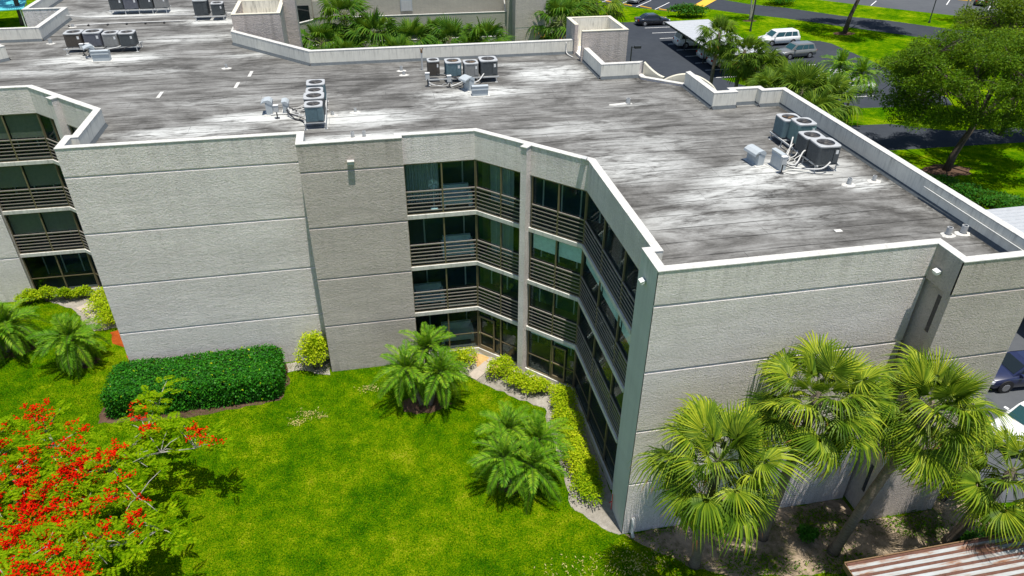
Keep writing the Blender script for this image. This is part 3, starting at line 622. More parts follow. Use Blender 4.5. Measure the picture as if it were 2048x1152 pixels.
def stand(x0, x1, y0, y1, label, along='x', nleg=3, ztop=11.945):
    e = empty('equipment_stand', (x0, y0, ZD), 0, label, 'equipment stand', 'metal stands under the roof units'); lx, ly, h = x1-x0, y1-y0, ztop-ZD
    for k in (0, 1):
        m = MB()
        if along == 'x': m.box(0, k*(ly-.06), h-.07, lx, k*(ly-.06)+.06, h)
        else: m.box(k*(lx-.06), 0, h-.07, k*(lx-.06)+.06, ly, h)
        m.build('rail', 'galvanised', e)
    for a in range(nleg):
        s = a/(nleg-1)
        for k in (0, 1):
            px, py = (.15+s*(lx-.3), .03+k*(ly-.06)) if along == 'x' else (.03+k*(lx-.06), .15+s*(ly-.3))
            m = MB(); m.cyl(px, py, .02, h-.07, .028, .028, 8); m.cyl(px, py, .004, .02, .09, .08, 10); m.build('leg', 'galvanised', e)
        m = MB()
        if along == 'x': m.box(.12+s*(lx-.3), .06, h-.06, .18+s*(lx-.3), ly-.06, h-.01)
        else: m.box(.06, .12+s*(ly-.3), h-.06, lx-.06, .18+s*(ly-.3), h-.01)
        m.build('crossbar', 'galvanised', e)
    return e
GA = 'condensers by the far left roof corner'
ac(-25.75, 32.95, 1.0, .84, 'ac_brown', 'brown sided condenser at the left end of the far left row of four', GA)
ac(-24.62, 32.85, 1.02, .86, 'ac_slate', 'dark slate condenser second from left in the far left row of four', GA)
ac(-23.55, 32.6, .88, .8, 'ac_grey', 'grey condenser third from left in the far left row of four', GA)
ac(-22.6, 32.6, .9, .8, 'ac_dark', 'dark condenser at the right end of the far left row of four', GA)
stand(-26.35, -22.0, 32.15, 33.35, 'long metal stand carrying the far left row of four condensers')
GE = 'condensers at the top left edge of the picture'
for k, (x, mt, w_) in enumerate(((-25.75, 'ac_dark', .95), (-24.75, 'ac_slate', 1.0), (-23.7, 'ac_dark', .95), (-22.7, 'ac_grey', .9))):
    ac(x, 43.4, w_, .85, mt, ['dark condenser leftmost in the row cut by the top edge', 'slate condenser second in the row cut by the top edge', 'dark louvred condenser third in the row cut by the top edge', 'light grey condenser rightmost in the row cut by the top edge'][k], GE)
stand(-26.3, -22.2, 42.8, 44.0, 'metal stand under the condenser row cut by the top edge', nleg=5)
GF = 'pair of condensers by the left tower'
ac(-19.4, 40.6, .98, 1.05, 'ac_dark', 'taller dark condenser of the pair beside the left tower', GF, plate=False)
ac(-18.25, 40.35, .82, .82, 'ac_dark', 'shorter dark condenser of the pair beside the left tower', GF)
stand(-19.95, -17.75, 39.85, 41.1, 'metal stand under the pair of dark condensers by the left tower', nleg=2)
GB = 'condensers along the rear parapet'
ac(-4.5, 23.2, .66, .84, 'ac_brown', 'narrow brown condenser at the left end of the rear parapet row', GB)
ac(-3.42, 23.0, .88, .8, 'ac_blue', 'blue grey condenser with rusty fan in the rear parapet row', GB, fan='rust_fan')
ac(-2.45, 22.75, .8, .76, 'ac_grey', 'pale grey condenser third in the rear parapet row', GB, fan='rust_fan')
ac(-1.45, 22.85, .98, .86, 'ac_dark', 'wide dark condenser at the right end of the rear parapet row', GB)
stand(-5.0, -.9, 22.3, 23.4, 'metal stand under the rear parapet row of four condensers', nleg=4)
GC = 'condensers standing one behind the other in the middle of the roof'
ac(-10.85, 16.95, .83, .78, 'ac_blue', 'frontmost slate blue condenser of the column in the roof middle', GC, plate=False)
ac(-10.85, 18.0, .95, .84, 'ac_dark', 'second condenser from the front in the roof middle column', GC)
ac(-10.85, 19.0, .82, .8, 'ac_grey', 'third condenser from the front with a pale square top', GC)
ac(-10.82, 20.15, .9, .84, 'ac_blue', 'rearmost condenser of the column in the roof middle', GC)
stand(-11.35, -10.35, 16.4, 20.7, 'metal stand under the front to back condenser column', 'y', 4)
GD = 'condensers beside the right parapet'
ac(10.6, 11.2, .95, .85, 'ac_blue', 'blue condenser with brown fan at the back of the right parapet group', GD, -.06, 'rust_fan')
ac(10.8, 10.35, .88, .95, 'ac_green', 'tall green condenser with plain square top by the right parapet', GD, -.06)
ac(10.5, 9.1, .9, .8, 'ac_dark', 'dark condenser behind the front one by the right parapet', GD, -.06)
ac(10.55, 8.12, .98, .84, 'ac_dark', 'frontmost dark condenser with paper labels by the right parapet', GD, -.06)
stand(10.05, 11.1, 7.6, 11.7, 'metal stand under the four condensers by the right parapet', 'y', 5)
# sheet metal pipe hoods
def hood(x, y, rz, L, wd, h, label, over=.22):
    e = empty('pipe_hood', (x, y, ZD+.006), rz, label, 'pipe hood', 'sheet metal pipe hoods on the roof')
    m = MB(); m.box(-wd/2, -L/2, .012, wd/2, L/2, h); m.build('hood_body', 'sheet_metal', e)
    prof = [(wd/2+.02, h-.12), (wd/2+.03, h+.02), (wd/2-.05, h+.11), (0, h+.15), (-wd/2-.05, h+.12), (-wd/2-over+.02, h+.02), (-wd/2-over, h-.08), (-wd/2-over+.02, h-.08), (-wd/2-over+.05, h), (-wd/2, h+.05)]
    n = len(prof); m = MB(); m.add([(a, -L/2-.02, b) for a, b in prof]+[(a, L/2+.02, b) for a, b in prof], [(k, k+1, n+k+1, n+k) for k in range(n-1)]+[tuple(range(n-1, -1, -1)), tuple(range(n, 2*n))]); m.build('hood_cap', 'sheet_metal', e)
    m = MB(); m.box(-wd/2-.12, -L/2-.1, .002, wd/2+.1, L/2+.1, .012); m.build('curb_flange', 'white_paint', e); return e
hood(8.05, 9.15, .15, .8, .32, .55, 'grey curved pipe hood standing left of the right parapet condensers')
hood(8.75, 8.45, .1, .75, .26, .62, 'upright grey pipe hood with cable box by the right parapet condensers', .02)
hood(-2.35, 20.2, math.pi/2, .85, .34, .42, 'low wide grey pipe hood in front of the rear parapet condensers', .04)
hood(-2.8, 21.25, .5, .6, .3, .62, 'angled grey pipe hood among the cables of the rear parapet condensers', .3)
hood(-13.15, 19.2, 0, .6, .3, .6, 'leftmost grey curved pipe hood beside the roof middle condensers')
hood(-12.35, 19.2, 0, .6, .26, .5, 'narrow pipe hood nearest the roof middle condensers', .02)
hood(-23.75, 30.4, math.pi/2, .95, .36, .5, 'low wide pipe hood in front of the far left condensers', .04)
hood(-24.5, 31.3, .4, .6, .28, .6, 'angled pipe hood behind the low one by the far left condensers', .3)
def box_post(x, y, h, label):
    e = empty('switch_box', (x, y, ZD+.008), 0, label, 'switch box', 'electrical switch boxes on the roof'); m = MB(); m.cyl(0, 0, 0, h, .03, .03, 8); m.cyl(0, 0, 0, .02, .12, .1, 10); m.build('post', 'dark_metal', e)
    m = MB(); m.box(-.11, -.07, h-.02, .11, .07, h+.3); m.build('box', 'galvanised', e); m = MB(); m.box(-.125, -.085, h+.3, .125, .085, h+.33); m.build('lid', 'white_metal', e)
box_post(8.6, 7.85, .45, 'grey switch box on a post before the right parapet condensers')
box_post(-3.8, 21.75, .35, 'grey switch box on a post before the rear parapet condensers')
box_post(-4.95, 22.1, .45, 'grey switch box left of the narrow brown condenser')
box_post(-12.75, 18.35, .35, 'grey switch box on a post before the two pipe hoods')
box_post(-25.1, 31.7, .4, 'white switch box before the far left condensers')
box_post(-24.8, 31.75, .4, 'second white switch box before the far left condensers')
def lines_(name, label, paths, parent_loc=(0, 0, 0)):
    e = empty(name, parent_loc, 0, label, 'pipes')
    for pts, r, mt in paths:
        P_ = [Vector(p) for p in pts]; out = []
        for i in range(len(P_)-1):   # smooth with Catmull-Rom
            p0, p1, p2, p3 = P_[max(i-1, 0)], P_[i], P_[i+1], P_[min(i+2, len(P_)-1)]
            for k in range(5):
                s = k/5; out.append(.5*((2*p1)+(-p0+p2)*s+(2*p0-5*p1+4*p2-p3)*s*s+(-p0+3*p1-3*p2+p3)*s**3))
        out.append(P_[-1]); m = MB(); m.tube(out, r, 6); m.build('pipe_line', mt, e, True)
    return e
def rl(a, b, mid=.25, r=.02, mt='pipe_white', n=4):
    a, b = Vector(a), Vector(b); pts = [a]
    for k in range(1, n):
        s = k/n; p = a.lerp(b, s)+Vector((random.uniform(-.18, .18), random.uniform(-.15, .15), 0)); p.z = max(ZD+.05, a.z+(b.z-a.z)*s-mid*math.sin(math.pi*s)); pts.append(p)
    return (pts+[b], r, mt)
lines_('refrigerant_lines', 'white insulated pipes and black cables before the right parapet condensers',
    [([(8.9, 8.7, 12.1), (9.4, 9.0, 11.72), (9.9, 9.6, 11.9), (10.2, 10.0, 12.3)], .034, 'pipe_white'), ([(8.85, 8.2, 11.8), (9.5, 7.9, 11.75), (10.2, 7.5, 11.85), (10.6, 7.55, 12.1)], .034, 'pipe_white'), ([(8.9, 8.4, 11.9), (9.4, 8.2, 11.8), (9.9, 8.6, 12.15), (10.1, 8.7, 12.2)], .034, 'pipe_white')]
    + [rl((8.7, 8.0+.1*k, 11.95), (10.1, 7.7+.9*k*.5, 12.0), .25, .014, 'cable_black') for k in range(5)] + [rl((8.6, 7.8, 11.7), (10.7, 7.3, 11.63), .05, .012, 'cable_black')] + [rl((8.8, 8.3, 11.9), (10.15, 8.8+.5*k, 12.05), .2, .02) for k in range(3)])
lines_('refrigerant_lines', 'tangle of pipes and cables before the rear parapet condensers',
    [([(-4.4, 22.7, 12.1), (-3.9, 22.5, 12.05), (-3.2, 21.9, 12.0), (-2.8, 21.3, 12.1)], .03, 'cable_black'), ([(-1.75, 22.4, 12.1), (-2.1, 22.0, 11.85), (-2.5, 21.5, 11.9), (-2.8, 21.3, 12.05)], .034, 'pipe_white'), ([(-3.75, 21.5, 11.75), (-3.3, 21.6, 11.85), (-2.85, 21.5, 12.1)], .034, 'pipe_white')]
    + [rl((-3.8+.2*k, 21.6, 11.7), (-2.8, 21.2, 12.1), .2, .012, 'cable_black') for k in range(4)] + [rl((-4.9, 22.1, 11.9), (-3.8, 21.7, 11.9), .2, .014) for k in range(2)])
lines_('refrigerant_lines', 'sheaf of grey pipes running to the roof middle condensers', [rl((-12.3+.05*k, 18.9-.05*k, 11.9+.03*(k % 4)), (-11.3, 16.9+.42*k, 11.95), .12, .022, 'pipe_white' if k % 3 else 'cable_black') for k in range(9)]
    + [([(-12.3, 18.6, 11.9), (-11.9, 18.0, 11.66), (-11.5, 17.6, 11.64), (-11.35, 16.9, 11.63)], .03, 'cable_black'), ([(-13.1, 18.8, 11.66), (-12.7, 18.85, 11.66), (-12.3, 18.8, 11.66)], .034, 'pipe_white')])
lines_('refrigerant_lines', 'pipes and cables hanging before the far left condensers', [rl((-24.5, 31.2, 12.1), (-25.6+.9*k, 32.3, 12.05), .15, .025, 'pipe_white' if k % 2 else 'cable_black') for k in range(5)] + [rl((-25.2, 31.2, 11.66), (-23.9, 30.6, 11.66), .02, .025)])
lines_('roof_conduit', 'long thin conduit running across the roof below the top left condensers', [([(-28.6, 40.9, 12.1), (-28.0, 41.3, 11.9), (-27.2, 41.8, 11.72), (-24, 42.0, 11.68), (-19.9, 41.8, 11.68)], .034, 'pipe_white')])
lines_('roof_conduit', 'second thin conduit with dark brackets nearer the far left condensers', [([(-28.2, 39.6, 11.68), (-25, 39.9, 11.68), (-20.5, 39.9, 11.68)], .035, 'pipe_white')]
    + [([(-28.2+1.25*k, 39.55, 11.66), (-28.2+1.25*k, 39.75, 11.66)], .06, 'cable_black') for k in range(6)])
lines_('roof_conduit', 'white conduit bending to the wall beside the pair of dark condensers', [([(-17.7, 40.3, 12.0), (-17.2, 40.3, 12.0), (-16.6, 40.2, 11.95), (-16.4, 39.9, 11.66)], .06, 'pipe_white')])
lines_('wall_conduit', 'white conduit along the inside of the right parapet', [([(12.84, 4.6, 12.15), (12.86, 2, 12.12), (12.86, -.5, 12.1)], .022, 'pipe_white')])
lines_('wall_conduit', 'conduit dropping down the rear parapet by the stair tower', [([(4.3, 27.2, 12.35), (4.3, 27.2, 11.9), (4.35, 27.0, 11.68), (4.5, 26.3, 11.66)], .035, 'pipe_white')])
# vent pipes
def vent(x, y, r, h, label, patch=(.3, .22), mt='galvanised', px=0):
    e = empty('vent_pipe', (x, y, ZD+.008), 0, label, 'vent pipe', 'small vent pipes through the roof')
    m = MB(); n = 14
    m.tube([(0, 0, .0), (0, 0, h)], r, n, 0, False); m.tube([(0, 0, h), (0, 0, h-.1)], r*.78, n, 0, False)
    m.add([(q*math.cos(2*math.pi*k/n), q*math.sin(2*math.pi*k/n), h) for q in (r, r*.78) for k in range(n)], [(k, (k+1) % n, n+(k+1) % n, n+k) for k in range(n)]); m.build('pipe', mt, e)
    m = MB(); m.add([(px+patch[0]*math.cos(2*math.pi*k/12)*random.uniform(.8, 1.15), patch[1]*math.sin(2*math.pi*k/12)*random.uniform(.8, 1.15), .004) for k in range(12)]+[(r*1.25*math.cos(2*math.pi*k/12), r*1.25*math.sin(2*math.pi*k/12), .05) for k in range(12)], [(k, (k+1) % 12, 12+(k+1) % 12, 12+k) for k in range(12)]); m.build('collar', 'white_paint', e)
for a in ((-8.97, 18.59, .07, .22, 'small vent pipe right of the roof middle condensers'), (-9.15, 15.1, .08, .3, 'left of the two vent pipes behind the tan wall parapet'), (-8.63, 15.1, .08, .3, 'right of the two vent pipes behind the tan wall parapet'),
          (-6.18, 25.3, .09, .28, 'rear vent pipe of the two left of the antenna pole'), (-6.1, 24.45, .08, .22, 'front vent pipe of the two left of the antenna pole'), (10.8, 6.31, .09, .3, 'vent pipe on the white patch before the right parapet condensers'),
          (12.04, 6.44, .08, .25, 'vent pipe between the white patch and the right parapet'), (11.88, 1.75, .1, .32, 'left of the two vent pipes at the front right roof corner'), (12.5, 1.75, .11, .34, 'right of the two vent pipes at the front right roof corner'),
          (-28.0, 35.0, .1, .3, 'vent pipe beside the far left parapet corner'), (-16.25, 27.5, .07, .25, 'vent pipe alone on the roof before the left rear parapet'), (-27.9, 39.4, .1, .2, 'vent pipe at the left end of the bracketed conduit'), (-10.1, 18.3, .08, .2, 'low vent pipe close beside the condenser column')): vent(*a)
vent(5.09, 17.48, .11, .3, 'vent pipe with a pale smear on the right half of the roof', (.65, .16), 'galvanised', -.45)
e = empty('antenna_pole', (-4.95, 25.3, ZD+.008), 0, 'slim pole with a rusted head standing before the rear parapet', 'antenna'); m = MB(); m.cyl(0, 0, 0, 1.0, .05, .05, 10); m.build('pole', 'galvanised', e)
m = MB(); m.cyl(0, 0, 1.0, 1.15, .06, .07, 8); m.tube([(0, 0, 1.12), (.1, 0, 1.28)], .03, 6); m.tube([(0, 0, 1.12), (-.08, .04, 1.25)], .03, 6); m.build('head', 'wicker', e)
for x, y, rz, l, L in ((-19.1, 23.03, 1.53, 'white patch strip nearest the left balconies', 1.05), (-15.3, 24.08, 1.5, 'white patch strip in the middle of the left roof', 1.05), (-14.77, 26.1, 1.51, 'white patch strip nearest the left rear parapet', 1.05), (-10.15, 14.85, .1, 'short white patch strip behind the tan wall parapet', .45), (8.1, 2.75, .0, 'small white patch tile behind the right front wall', .28)):
    m = MB(); m.box(-L/2, -.09, 0, L/2, .09, .02); o = m.build('membrane_patch', 'white_paint'); o.location = (x, y, ZD+.011); o.rotation_euler = (0, 0, rz); tag(o, l, 'roof patch', 'white patches on the roof')
# fixtures on the walls
def flood(loc, d, label, mat='galvanised'):
    e = empty('flood_light', loc, math.atan2(d[1], d[0])-math.pi/2, label, 'flood light', 'wall lights on the building'); e.scale = (.75, .75, .75); m = MB(); m.box(-.06, 0, -.06, .06, .05, .06); m.build('mount', mat, e)
    m = MB(); m.add([(-.16, .05, .0), (.16, .05, .0), (.13, .22, -.1), (-.13, .22, -.1), (-.16, .05, .14), (.16, .05, .14), (.16, .26, .06), (-.16, .26, .06)], [(0, 3, 2, 1), (4, 5, 6, 7), (0, 1, 5, 4), (1, 2, 6, 5), (2, 3, 7, 6), (3, 0, 4, 7)]); m.build('housing', mat, e)
flood((-.003, .93, 11.5), (-1, 0), 'small square wall light on the shaded corner face of the right wing', 'white_metal')
flood((9.837, -.45, 11.6), (-1, 0), 'square wall light on the shaded return near the right edge', 'white_metal')
flood((.22, 8.9, 12.48), (-.7, -.7), 'grey flood light fixed on the inner balcony corner coping')
flood((13.22, 5.1, 12.3), (1, 0), 'grey flood light fixed outside the right parapet')
flood((-13.2, 13.72, .2), (0, -1), 'black ground flood light at the foot of the left wall', 'dark_metal')
e = empty('scupper_spout', (-9.3, 12.55, 11.56), 0, 'small metal rain spout poking out of the tan wall', 'rain spout'); m = MB(); m.box(-.13, -.19, -.12, .13, 0, .0); m.build('spout', 'galvanised', e); m = MB(); m.box(-.15, -.21, .0, .15, 0, .025); m.build('spout_lip', 'white_paint', e)
m = MB(); m.tube([(.35, -.06, 1.0), (.35, -.1, .95), (.36, -.13, .6), (.34, -.16, .3), (.36, -.3, .1)], .07, 10); tag(m.build('downspout', 'pipe_white', None, True), 'short white drain pipe at the foot of the right wing corner', 'drain pipe')
m = MB(); m.tube([(-.06, 1.25, .05), (-.08, 1.2, .6), (-.08, 1.22, 1.0)], .02, 8); m.tube([(-.08, 1.2, .6), (-.2, 1.2, .55)], .02, 8); tag(m.build('standpipe', 'taillight'), 'thin red standpipe at the foot of the shaded corner', 'standpipe')
# things inside the glazed balconies
def fan(x, y, z, label):
    e = empty('pedestal_fan', (x, y, z), 0, label, 'fan'); m = MB(); m.cyl(0, 0, 0, .03, .18, .16, 14); m.cyl(0, 0, .03, 1.2, .015, .015, 8); m.build('pole', 'white_metal', e)
    m = MB()
    for rr in (.08, .14, .2, .24): m.tube([(rr*math.cos(k*.3142), -.08, 1.3+rr*math.sin(k*.3142)) for k in range(21)], .008, 5)
    m.build('guard', 'white_metal', e); m = MB()
    for k in range(4):
        a = k*1.57; m.add([(0, -.04, 1.3), (.2*math.cos(a), -.06, 1.3+.2*math.sin(a)), (.2*math.cos(a+.7), -.02, 1.3+.2*math.sin(a+.7))], [(0, 1, 2)])
    m.build('blade', 'white_metal', e)
fan(-5.7, 13.35, 8.513, 'white pedestal fan behind the top floor glass beside the tan wall')
def sofa(x, y, z, rz, L, label, mat='sofa_white'):
    e = empty('sofa', (x, y, z), rz, label, 'sofa')
    m = MB(); m.box(-L/2, -.4, .12, L/2, .4, .42); m.build('seat', mat, e); m = MB(); m.box(-L/2, .25, .42, L/2, .42, .85); m.build('backrest', mat, e)
    for s in (-1, 1):
        m = MB(); m.box(s*L/2-.09, -.42, 0.0, s*L/2+.09, .42, .62); m.build('armrest', mat, e)
sofa(-4.6, 13.75, 8.513, 0, 1.3, 'white covered sofa behind the top floor glass in the recess'); sofa(-4.6, 13.8, 5.693, 0, 1.4, 'pale sofa behind the third floor glass in the recess'); sofa(-6.2, 13.8, 2.963, 0, 1.4, 'pale sofa behind the second floor glass in the recess', 'curtain')
sofa(-4.8, 13.9, .293, 0, 1.6, 'pale sofa behind the ground floor glass in the recess', 'curtain')
def table(x, y, z, label):
    e = empty('bistro_table', (x, y, z), 0, label, 'table'); m = MB(); m.cyl(0, 0, .7, .74, .42, .42, 20); m.build('table_top', 'pane_glass', e); m = MB(); m.cyl(0, 0, .02, .7, .03, .03, 8); m.cyl(0, 0, 0, .03, .25, .22, 14); m.build('pedestal', 'dark_metal', e)
table(.2, 10.6, .293, 'round table behind the ground floor screen beside the pier')

# ------------------------------------------------------------------ second wing across the courtyard
bw = empty('courtyard_wing', (0, 0, 0), 0, 'beige wing with open walkways behind the courtyard palms', 'building')
def bx(nm, mat, par, *b): m = MB(); m.box(*b); return m.build(nm, mat, par)
bx('wall', 'stucco_back', bw, -30, 64.2, 0, 7.3, 64.5, 14); bx('wall', 'stucco_back', bw, 7.3, 66, 0, 14, 66.3, 14)
for z in (0, 2.75, 5.3):
    bx('walkway_slab', 'concrete', bw, -12.3, 62.6, z-.2, 7.9, 64.2, z)
    if z > 1:
        r_ = bx('walkway_rail', 'stucco_back', bw, -12.3, 62.4, z-.25, 7.9, 62.58, z+1.25); bx('coping', 'white_paint', bw, -12.3, 62.37, z+1.25, 7.9, 62.61, z+1.29)
        m = MB(); m.prism([(-12.3, 62.4), (-15.4, 59.3), (-15.55, 59.45), (-12.3, 62.7)], z-.25, z+1.25); m.build('walkway_rail', 'stucco_back', bw)
        m = MB(); m.prism([(-12.28, 62.37), (-15.4, 59.25), (-15.6, 59.45), (-12.3, 62.75)], z+1.25, z+1.29); m.build('coping', 'white_paint', bw)
bx('stair_column', 'stucco_tan', bw, 7.85, 60.2, 0, 11.1, 61.9, 5.25); bx('stair_column', 'stucco_tan', bw, 7.85, 60.2, 5.37, 11.1, 61.9, 14); bx('groove_trim', 'white_paint', bw, 7.87, 60.22, 5.25, 11.08, 61.88, 5.37); bx('side_column', 'stucco_back', bw, 7.3, 61.9, 0, 11.1, 62.39, 14)
m = MB(); m.add([(7.4, 64.1, 7.6), (7.4, 63.0, 6.1), (7.4, 63.0, 6.25), (7.4, 64.1, 7.75), (7.3, 64.1, 7.6), (7.3, 63.0, 6.1), (7.3, 63.0, 6.25), (7.3, 64.1, 7.75)], [(0, 1, 2, 3), (7, 6, 5, 4), (3, 2, 6, 7)]); m.build('stair_rail', 'white_paint', bw)
cb = bx('meter_cabinet', 'sheet_metal', bw, -3.85, 64.05, 6.6, -2.6, 64.2, 8.1); bx('cabinet_door', 'galvanised', cb, -3.75, 64.03, 6.65, -2.7, 64.05, 7.65)
bx('dark_doorway', 'dark_glass', bw, -16.5, 63.6, 5.3, -13.3, 63.7, 7.6); bx('doorway_wall', 'stucco_back', bw, -12.9, 63.7, 5.3, -11.6, 63.9, 8)
bx('wall', 'stucco_back', bw, -30, 63.72, 0, -13, 63.9, 14); bx('drain', 'dark_metal', bw, 3.2, 62.35, 5.25, 3.6, 62.4, 5.4)
# ------------------------------------------------------------------ cars
KINDS = {  # stations: (x, z bottom, z belt, half width); cabin: belt x0,x1 / roof x0,x1, roof height
 'sedan': dict(st=[(-2.4, .38, .72, .72), (-2.3, .24, .93, .84), (-1.5, .2, .98, .9), (-.6, .2, .96, .91), (.7, .2, .94, .91), (1.2, .2, .92, .9), (2.05, .22, .78, .86), (2.35, .3, .66, .74)], cab=(-1.75, 1.15, -1.0, .35), H=1.45, wx=(-1.42, 1.42), pil=(-.35,)),
 'suv': dict(st=[(-2.35, .45, .8, .76), (-2.28, .3, 1.02, .88), (-1.4, .25, 1.06, .93), (0, .25, 1.04, .94), (1.0, .25, 1.02, .93), (2.0, .28, .9, .88), (2.33, .36, .74, .76)], cab=(-2.2, 1.2, -1.85, .45), H=1.7, wx=(-1.4, 1.4), pil=(-1.1, -.2)),
 'van': dict(st=[(-2.55, .42, .85, .82), (-2.48, .28, 1.06, .95), (-1.4, .24, 1.08, .99), (0, .24, 1.06, 1.0), (1.3, .24, 1.03, .98), (2.2, .26, .88, .92), (2.55, .34, .7, .78)], cab=(-2.42, 1.55, -2.15, .7), H=1.76, wx=(-1.5, 1.5), pil=(-1.25, -.1))}
CARM = {}
def car(kind, paint, x, y, rz, label, group=None, glassm='dark_glass'):
    K = KINDS[kind]; key = (kind, paint, glassm)
    if key not in CARM:
        d = []; st = K['st']; m = MB(); n = 12
        for (sx, zb, zt, hw) in st:
            zm = zb+(zt-zb)*.55
            half = [(.0, zb), (.82*hw, zb), (.97*hw, zb+.1), (hw, zm), (.97*hw, zt-.06), (.88*hw, zt), (.0, zt+.02)]
            ring = half+[(-a, b) for a, b in half[-2:0:-1]]; n = len(ring); m.v += [(sx, a, b) for a, b in ring]
        for i in range(len(st)-1):
            for k in range(n): m.f.append((i*n+k, (i+1)*n+k, (i+1)*n+(k+1) % n, i*n+(k+1) % n)); m.mi.append(0)
        m.f += [tuple(range(n)), tuple((len(st)-1)*n+k for k in range(n-1, -1, -1))]; m.mi += [0, 0]
        d.append(('body', m.mesh('body', paint, True), None))
        b0, b1, r0, r1 = K['cab']; H = K['H']; hw = st[3][3]*.88; rw = hw*.76; zb = st[3][2]-.03
        lv = [(b0, b1, hw, zb), (b0+(r0-b0)*.8, b1+(r1-b1)*.8, hw+(rw-hw)*.75, zb+(H-zb)*.82), (r0, r1, rw, H-.05), (r0+.12, r1-.15, rw*.86, H)]
        m = MB(); m.v = [p for (x0, x1, ww, z) in lv for p in ((x0, -ww, z), (x1, -ww*.96, z), (x1, ww*.96, z), (x0, ww, z))]
        for i in range(3):
            for k in range(4): m.f.append((4*i+k, 4*i+(k+1) % 4, 4*i+4+(k+1) % 4, 4*i+4+k)); m.mi.append(0)
        m.f.append((12, 13, 14, 15)); m.mi.append(0); d.append(('cabin', m.mesh('cabin', paint, False), None))
        def quad(nm, pts, off, mt):
            q = MB(); pts = [Vector(p) for p in pts]; nn = (pts[1]-pts[0]).cross(pts[2]-pts[0]).normalized()*off; q.add([p+nn for p in pts], [(0, 1, 2, 3)]); d.append((nm, q.mesh(nm, mt), None))
        def P(side, s, t):  # point on the cabin side, s along, t up
            x0 = b0+(r0-b0)*t; x1 = b1+(r1-b1)*t; ww = hw+(rw-hw)*t*.94; return (x0+(x1-x0)*s, side*ww*1.0, zb+(H-zb)*t)
        for sd in (-1, 1):
            cuts = [.06]+[(px-b0)/(b1-b0) for px in K['pil']]+[.93]
            for s0, s1 in zip(cuts[:-1], cuts[1:]):
                g = .012; pts = [P(sd, s0+g, .12), P(sd, s1-g, .12), P(sd, s1-g, .80), P(sd, s0+g, .80)]
                quad('side_window', pts if sd < 0 else pts[::-1], .012, glassm)
        f = .9
        quad('windscreen', [(b1-(b1-r1)*.1, -hw*f*.9, zb+(H-zb)*.1), (b1-(b1-r1)*.1, hw*f*.9, zb+(H-zb)*.1), (b1-(b1-r1)*.8, rw*f*1.02, zb+(H-zb)*.82), (b1-(b1-r1)*.8, -rw*f*1.02, zb+(H-zb)*.82)], .02, glassm)
        quad('rear_window', [(b0+(r0-b0)*.1, hw*f*.9, zb+(H-zb)*.15), (b0+(r0-b0)*.1, -hw*f*.9, zb+(H-zb)*.15), (b0+(r0-b0)*.8, -rw*f, zb+(H-zb)*.82), (b0+(r0-b0)*.8, rw*f, zb+(H-zb)*.82)], .02, glassm)
        wr = .33; W = st[3][3]
        for wx in K['wx']:
            for sd in (-1, 1):
                m = MB(); m.tube([(wx, sd*(W-.2), wr), (wx, sd*(W+.005), wr)], wr, 20); ty = m.mesh('tyre', 'black_rubber')
                m = MB(); m.tube([(wx, sd*(W+.004), wr), (wx, sd*(W+.02), wr)], [.22, .2], 14); d.append(('wheel', ty, [('rim', m.mesh('rim', 'rim_metal'))]))
                m = MB(); m.tube([(wx, sd*(W-.05), wr+.04), (wx, sd*(W-.004), wr+.04)], wr+.07, 20); d.append(('wheel_arch', m.mesh('wheel_arch', 'black_rubber'), None))
        xf, xr = st[-1][0], st[0][0]; zf = st[-2][2]; zr = st[1][2]
        for sd in (-1, 1):
            m = MB(); m.box(xf-.32, sd*.66-.16, zf-.2, xf-.04, sd*.66+.16, zf-.06); d.append(('headlight', m.mesh('headlight', 'headlamp'), None))
            m = MB(); m.box(xr-.005, sd*.66-.14, zr-.26, xr+.16, sd*.66+.16, zr-.05); d.append(('tail_light', m.mesh('tail_light', 'taillight'), None))
            m = MB(); m.box(b1-.45, sd*(W+.0)-.1, zb+.02, b1-.3, sd*(W+.0)+.1, zb+.16); d.append(('mirror', m.mesh('mirror', paint), None))
        m = MB(); m.box(xr-.03, -.26, .52, xr+.02, .26, .65); d.append(('licence_plate', m.mesh('licence_plate', 'paper_label'), None))
        m = MB(); m.box(xf-.06, -.45, .42, xf+.02, .45, .58); d.append(('grille', m.mesh('grille', 'dark_metal'), None))
        CARM[key] = d
    e = empty('parked_car', (x, y, .01), rz, label, 'car', group or 'cars parked behind the building')
    for nm, me, sub in CARM[key]:
        o = obj(nm, me, e)
        for sn, sm in (sub or []): obj(sn, sm, o)
    return e
PI = math.pi
car('sedan', 'car_black', 31.7, 81.3, .03, 'black sedan parked beside the grass above the carport')
car('van', 'car_white', 32.9, 69.7, 0.02, 'white minivan with red tail lights under the carport end')
car('sedan', 'car_white', 33.4, 63.9, 0, 'white car deeper under the carport, behind the one at its edge')
car('sedan', 'car_white', 33.4, 61.0, 0, 'white hatchback under the carport nearest the tall palms')
car('van', 'car_white', 44.1, 68.9, PI+.05, 'white minivan parked in the open beside the lawn', glassm='blue_glass')
car('suv', 'car_grey', 43.1, 62.9, PI+.1, 'grey sport utility car with bluish glass above the palms', glassm='blue_glass')
car('sedan', 'car_white', 41.7, 52.6, PI, 'white sedan half hidden behind the tufted dark palm')
car('sedan', 'car_white', 42.0, 49.7, PI, 'white sedan with its tail showing below the tufted dark palm')
car('sedan', 'car_silver', 34.6, 95.9, PI+.85, 'silver white sedan nosed to the grass at the top edge')
car('sedan', 'car_navy', 88.3, 86.0, R(47), 'navy car in the far right lot under the top edge')
car('sedan', 'car_black', 26.0, 98.5, PI+.85, 'dark car tail cut by the top edge left of the silver sedan')
cw = car('suv', 'car_white', 20.7, 1.9, PI+.3, 'white car with dark glass roof beside the right wall', glassm='blue_glass')
